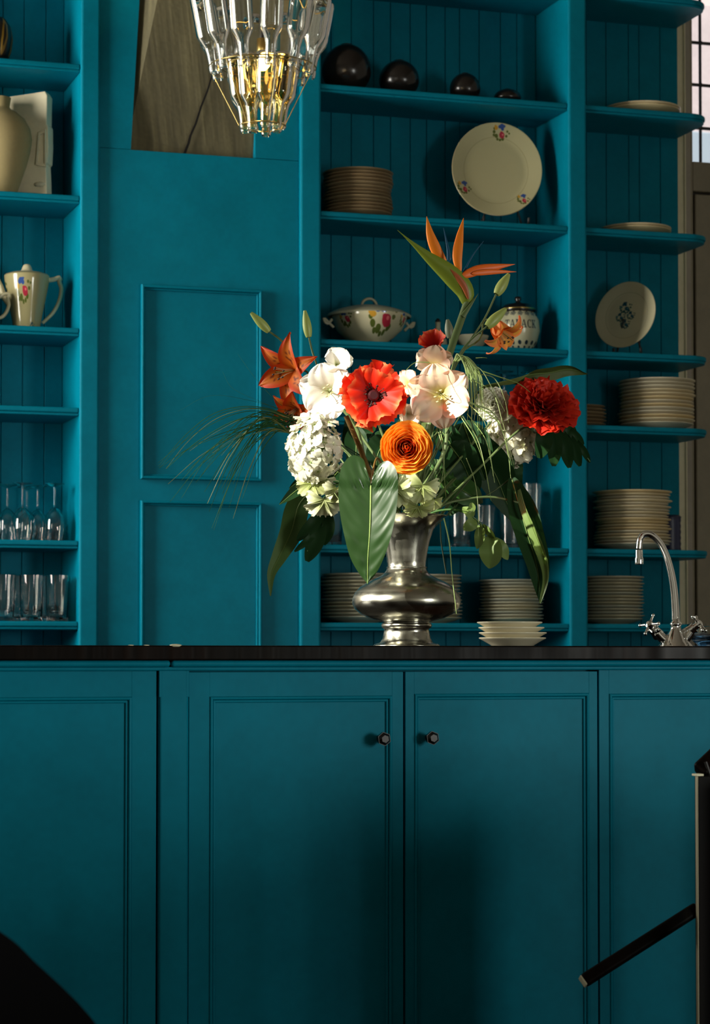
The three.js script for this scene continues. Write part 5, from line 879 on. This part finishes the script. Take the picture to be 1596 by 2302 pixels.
// ---------------------------------------------------------------- tap
{
  const PP = 4.66, s = mpp(1500, PP), o0 = at(1519, 1451, PP), base = V(o0.x, TOPC, o0.z);
  const g = thing('mixer_tap', 'chrome bridge mixer tap with swan neck and cross handles', 'tap', base);
  const q = (x, y, z = 0) => V((x - 1519) * s * 0.96, (1451.5 - y) * s, ((x - 1519) * 0.28) * s + z);
  const tp = (pts, r, seg = 24, rad = 12, tf) => tube(pts.map(a => q(...a)), r * s, seg, rad, tf);
  part(g, 'spout', tp([[1519, 1402], [1518, 1360], [1515, 1320], [1508, 1280], [1496, 1240], [1480, 1212], [1462, 1198], [1447, 1199], [1439, 1212], [1437, 1230]], 7.5, 60, 14, t => 1.25 - 0.3 * t), M.chrome);
  const ax = new THREE.Vector3();
  const lat = (pts, x, y, z = 0) => { const l = lathe(pts.map(([a, b]) => [a * s, b * s]), 28); const c = q(x, y, z); l.translate(c.x, c.y, c.z); return l; };
  part(g, 'aerator', lat([[0, -34], [9, -34], [10, -32], [10, -20], [8.5, -18], [8.5, -2], [7, 0], [0, 0]], 1437, 1232), M.chrome);
  part(g, 'tap_body', lat([[0, 0], [44, 0], [40, 2], [30, 12], [22, 26], [14, 38], [11, 46], [14, 50], [14, 54], [10, 57], [9, 64], [0, 64]], 1519, 1451.5), M.chrome);
  const cross = (c, dir, sz) => {                                      // valve bonnet, hub and four ball-ended arms
    const n = dir.clone().normalize(), u = new THREE.Vector3(0, 0, 1).cross(n).normalize(), w = n.clone().cross(u);
    const v = new THREE.Group(); v.name = 'valve'; g.add(v);
    const p = q(...c);
    const cyl = (a, b, r0, r1) => { const d = b.clone().sub(a), gg = new THREE.CylinderGeometry(r1, r0, d.length(), 20); gg.translate(0, d.length() / 2, 0); gg.applyQuaternion(new THREE.Quaternion().setFromUnitVectors(V(0, 1, 0), d.normalize())); gg.translate(a.x, a.y, a.z); return gg; };
    const on = (k) => p.clone().add(n.clone().multiplyScalar(k * s));
    part(v, 'bonnet', mergeGeometries([cyl(on(-34), on(-12), 14 * s, 11 * s), cyl(on(-12), on(-8), 13 * s, 13 * s), cyl(on(-8), on(0), 8 * s, 8 * s)]), M.chrome);
    part(v, 'hub', mergeGeometries([cyl(on(0), on(9), 10 * s, 9 * s), cyl(on(9), on(12), 9 * s, 4 * s)]), M.chrome);
    for (let k = 0; k < 4; k++) { const a = k * Math.PI / 2 + 0.35, d = u.clone().multiplyScalar(Math.cos(a)).add(w.clone().multiplyScalar(Math.sin(a))), e = on(5).add(d.clone().multiplyScalar(sz * s)); part(v, 'arm', mergeGeometries([cyl(on(5).add(d.clone().multiplyScalar(6 * s)), e, 3.2 * s, 2.6 * s), ball(4.4 * s, e.x, e.y, e.z, 1, 1, 1, 10)]), M.chrome); }
  };
  cross([1462, 1404], V(-0.72, 0.6, 0.32), 26); cross([1568, 1402], V(0.66, 0.6, 0.5), 26);
  part(g, 'bridge', mergeGeometries([tp([[1478, 1420], [1492, 1434], [1512, 1444]], 11, 12, 12), tp([[1553, 1418], [1542, 1432], [1524, 1444]], 11, 12, 12)]), M.chrome);
  // bowl and blue mat behind the tap
  const b = thing('glass_bowl', 'clear glass bowl behind the chrome tap', 'bowl', V(X(1600, 4.78), TOPC + 0.003, -4.78));
  part(b, 'bowl_wall', lathe([[0, 0], [0.03, 0], [0.045, 0.012], [0.055, 0.035], [0.057, 0.05], [0.0548, 0.05], [0.0525, 0.035], [0.043, 0.015], [0, 0.004]], 36), M.glass);
  const mt = tag(new THREE.Mesh(bx(-0.07, 0.12, 0, 0.003, -0.05, 0.05, 0.001), mat(0.02, 0.1, 0.22, 0.6)), 'flat blue mat on the worktop under the glass bowl', 'mat'); mt.name = 'blue_mat'; mt.position.set(X(1600, 4.78), TOPC, -4.78); scene.add(mt);
}
// ---------------------------------------------------------------- bottle chandelier
{
  const PL = 6.0, s = mpp(592, PL), c0 = at(590, 170, PL);
  const g = thing('bottle_chandelier', 'chandelier made of clear glass bottles hung neck down on wire', 'lamp', c0);
  const bottle = lathe([[0, 0.205], [0.024, 0.205], [0.0285, 0.2], [0.0295, 0.19], [0.0295, 0.1], [0.027, 0.088], [0.016, 0.068], [0.0132, 0.05], [0.0128, 0.018], [0.0145, 0.016], [0.0145, 0.006], [0.0125, 0], [0.011, 0], [0.0113, 0.02], [0.0117, 0.05], [0.0146, 0.07], [0.0256, 0.09], [0.0281, 0.101], [0.0281, 0.19], [0.0235, 0.2], [0, 0.2]], 28);
  const ringOf = (n, rb, rt, yb, len, ph, gm) => { for (let i = 0; i < n; i++) { const a = ph + i / n * Math.PI * 2, m = part(g, 'bottle', bottle, gm); m.scale.setScalar(len / 0.205); const d = V(Math.cos(a), 0, Math.sin(a)), tilt = Math.asin(Math.min(0.9, (rt - rb) / len)); m.position.copy(d.clone().multiplyScalar(rb)).add(V(0, yb + rr(-0.006, 0.006), 0)); m.quaternion.setFromUnitVectors(V(0, 1, 0), d.clone().multiplyScalar(Math.sin(tilt)).add(V(0, Math.cos(tilt), 0)).normalize()); } };
  ringOf(12, 108 * s, 142 * s, 0.0, 0.215, 0.12, M.glass); ringOf(9, 41 * s, 64 * s, -126 * s, 0.2, 0.3, M.glassLampTint);
  const wire = mat(0.35, 0.27, 0.1, 0.35, { metalness: 1 });
  const hoop = (r, y) => part(g, 'wire_hoop', new THREE.TorusGeometry(r, 0.0016, 6, 60).rotateX(Math.PI / 2).translate(0, y, 0), wire);
  hoop(108 * s + 0.016, 0.02); hoop(41 * s + 0.014, -116 * s); hoop(142 * s, 0.19); hoop(92 * s, 0.022);
  for (let i = 0; i < 6; i++) { const a = i / 6 * Math.PI * 2 + 0.5, d = V(Math.cos(a), 0, Math.sin(a)); part(g, 'wire_stay', tube([d.clone().multiplyScalar(108 * s + 0.014).add(V(0, 0.02, 0)), d.clone().multiplyScalar(41 * s + 0.013).add(V(0, -116 * s, 0))], 0.0013, 4, 5), wire); part(g, 'wire_stay', tube([d.clone().multiplyScalar(142 * s).add(V(0, 0.19, 0)), V(0, 0.62, 0)], 0.0013, 6, 5), wire); }
  part(g, 'lamp_cord', tube([V(0, 0.05, 0), V(0, ROOM.h - c0.y, 0)], 0.004, 4, 8), M.blackIron);
  part(g, 'lamp_socket', lathe([[0, 0.05], [0.014, 0.05], [0.016, 0.07], [0.016, 0.1], [0, 0.1]], 20), M.brass);
  const bulb = part(g, 'bulb', lathe([[0, 0.012], [0.01, 0.014], [0.019, 0.026], [0.015, 0.04], [0.009, 0.05], [0, 0.05]], 20), glow(1.0, 0.66, 0.26, 70)); bulb.userData.label = 'glowing warm bulb';
  const pl = new THREE.PointLight(new THREE.Color(1, 0.66, 0.3), 2.2); pl.name = 'chandelier_bulb_light'; pl.position.copy(c0).add(V(0, 0.028, 0)); pl.castShadow = true; pl.shadow.radius = 0.6; scene.add(pl);
}
// ---------------------------------------------------------------- stair post, rails and dark chair in front of the counter
{
  const PR = 3.55, x0 = X(1562, PR), top = Y(1570, 1745, PR);
  const g = thing('stair_screen', 'dark boarded stair screen with a painted lit edge before the cabinet and an added unseen return', 'screen', V(x0 + 0.04, 0, -PR));
  for (let k = 0; k < 12; k++) wpart(g, 'screen_board', bx(x0 + 0.004 + k * 0.2, x0 + (k ? 0.12 : 0.2) + k * 0.2, 0, top, -PR - 0.014, -PR, 0.002), M.darkWood);
  wpart(g, 'lit_edge', bx(x0 + 0.0015, x0 + 0.004, 0, top + 0.003, -PR - 0.006, -PR + 0.001, 0.001), M.paleEdge);  // pale strip paints the light caught by the board edge
  wpart(g, 'screen_cap', bx(x0, x0 + 0.014, top, top + 0.004, -PR - 0.016, -PR + 0.002, 0.001), M.cream);
  // unseen return of boards, added to shade the lower counter
  const A0 = V(1.88, 0, -3.53), B0 = V(1.03, 0, -1.8), dAB = B0.clone().sub(A0), nB = 18;
  for (let k = 0; k < nB; k++) { const c = A0.clone().addScaledVector(dAB, (k + 0.5) / nB); const b = bx(-0.036, 0.036, 0, top, -0.008, 0.008, 0.002); b.rotateY(Math.atan2(-dAB.z, dAB.x)); b.translate(c.x, 0, c.z); wpart(g, 'screen_board', b, M.darkWood); }
  const railGeo = (a, b, w, h) => { const d = b.clone().sub(a), L = d.length(), q = new RoundedBoxGeometry(w, h, L, 2, 0.006); q.translate(0, 0, L / 2); q.applyQuaternion(new THREE.Quaternion().setFromUnitVectors(V(0, 0, 1), d.normalize())); return q; };
  const a = at(1311, 2206, PR + 0.02), b = at(1568, 2042, PR + 0.02);
  const r = thing('stair_rail', 'dark sloping rail with a pale sawn end in front of the cabinet', 'rail', a);
  part(r, 'rail_bar', metreUV(railGeo(V(0, 0, 0), b.clone().sub(a), 0.022, 0.022)), M.darkWood);
  const endG = railGeo(V(0, 0, 0), b.clone().sub(a).setLength(0.003), 0.019, 0.019); const dd = b.clone().sub(a).setLength(-0.002); endG.translate(dd.x, dd.y, dd.z); part(r, 'sawn_end', endG, M.cream).userData.label = 'pale sawn end';
  const c = at(1572, 1738, PR + 0.03), d = at(1760, 1560, PR + 0.03);
  const r2 = thing('stair_rail', 'upper stair rail rising from the top of the dark screen', 'rail', c);
  part(r2, 'rail_bar', metreUV(railGeo(V(0, 0, 0), d.clone().sub(c), 0.03, 0.03)), M.darkWood);
  part(r2, 'bracket', tube([V(0.004, 0.02, 0.016), V(0.012, -0.005, 0.018)], 0.003, 4, 6), M.blackIron);
}
{
  // rounded black armchair, only its shoulder reaches into view
  const PA = 2.6, pts = [[-420, 2040], [-260, 2010], [-120, 2030], [0, 2094], [60, 2150], [110, 2196], [160, 2246], [200, 2296], [225, 2345], [245, 2450], [250, 2600]];
  const b0 = at(-120, 2600, PA);
  const g = thing('armchair', 'black upholstered armchair with a rounded back in front of the counter', 'armchair', V(b0.x, 0, -PA));
  const sh = new THREE.Shape(); new THREE.CatmullRomCurve3(pts.map(([a, b]) => at(a, b, PA))).getPoints(80).forEach((p, i) => i ? sh.lineTo(p.x - b0.x, p.y) : sh.moveTo(p.x - b0.x, p.y));
  const e = at(250, 2600, PA), l = at(-440, 2600, PA); sh.lineTo(e.x - b0.x, 0.3); sh.lineTo(l.x - b0.x, 0.3); sh.closePath();
  const eg = new THREE.ExtrudeGeometry(sh, { depth: 0.06, bevelEnabled: true, bevelThickness: 0.03, bevelSize: 0.0, bevelSegments: 4 }); eg.translate(0, 0, -0.03); part(g, 'backrest', eg, M.blackCloth);
  part(g, 'seat', new RoundedBoxGeometry(0.34, 0.12, 0.42, 4, 0.04).translate(-0.0, 0.36, 0.25), M.blackCloth);
  for (const [x, z] of [[-0.14, 0.0], [0.14, 0.0], [-0.14, 0.42], [0.14, 0.42]]) part(g, 'leg', new THREE.CylinderGeometry(0.02, 0.014, 0.31, 12).translate(x, 0.155, z), M.darkWood);
}
scene.traverse(o => { if (o.isMesh) { o.castShadow = true; o.receiveShadow = true; } });
renderer.render(scene, camera);
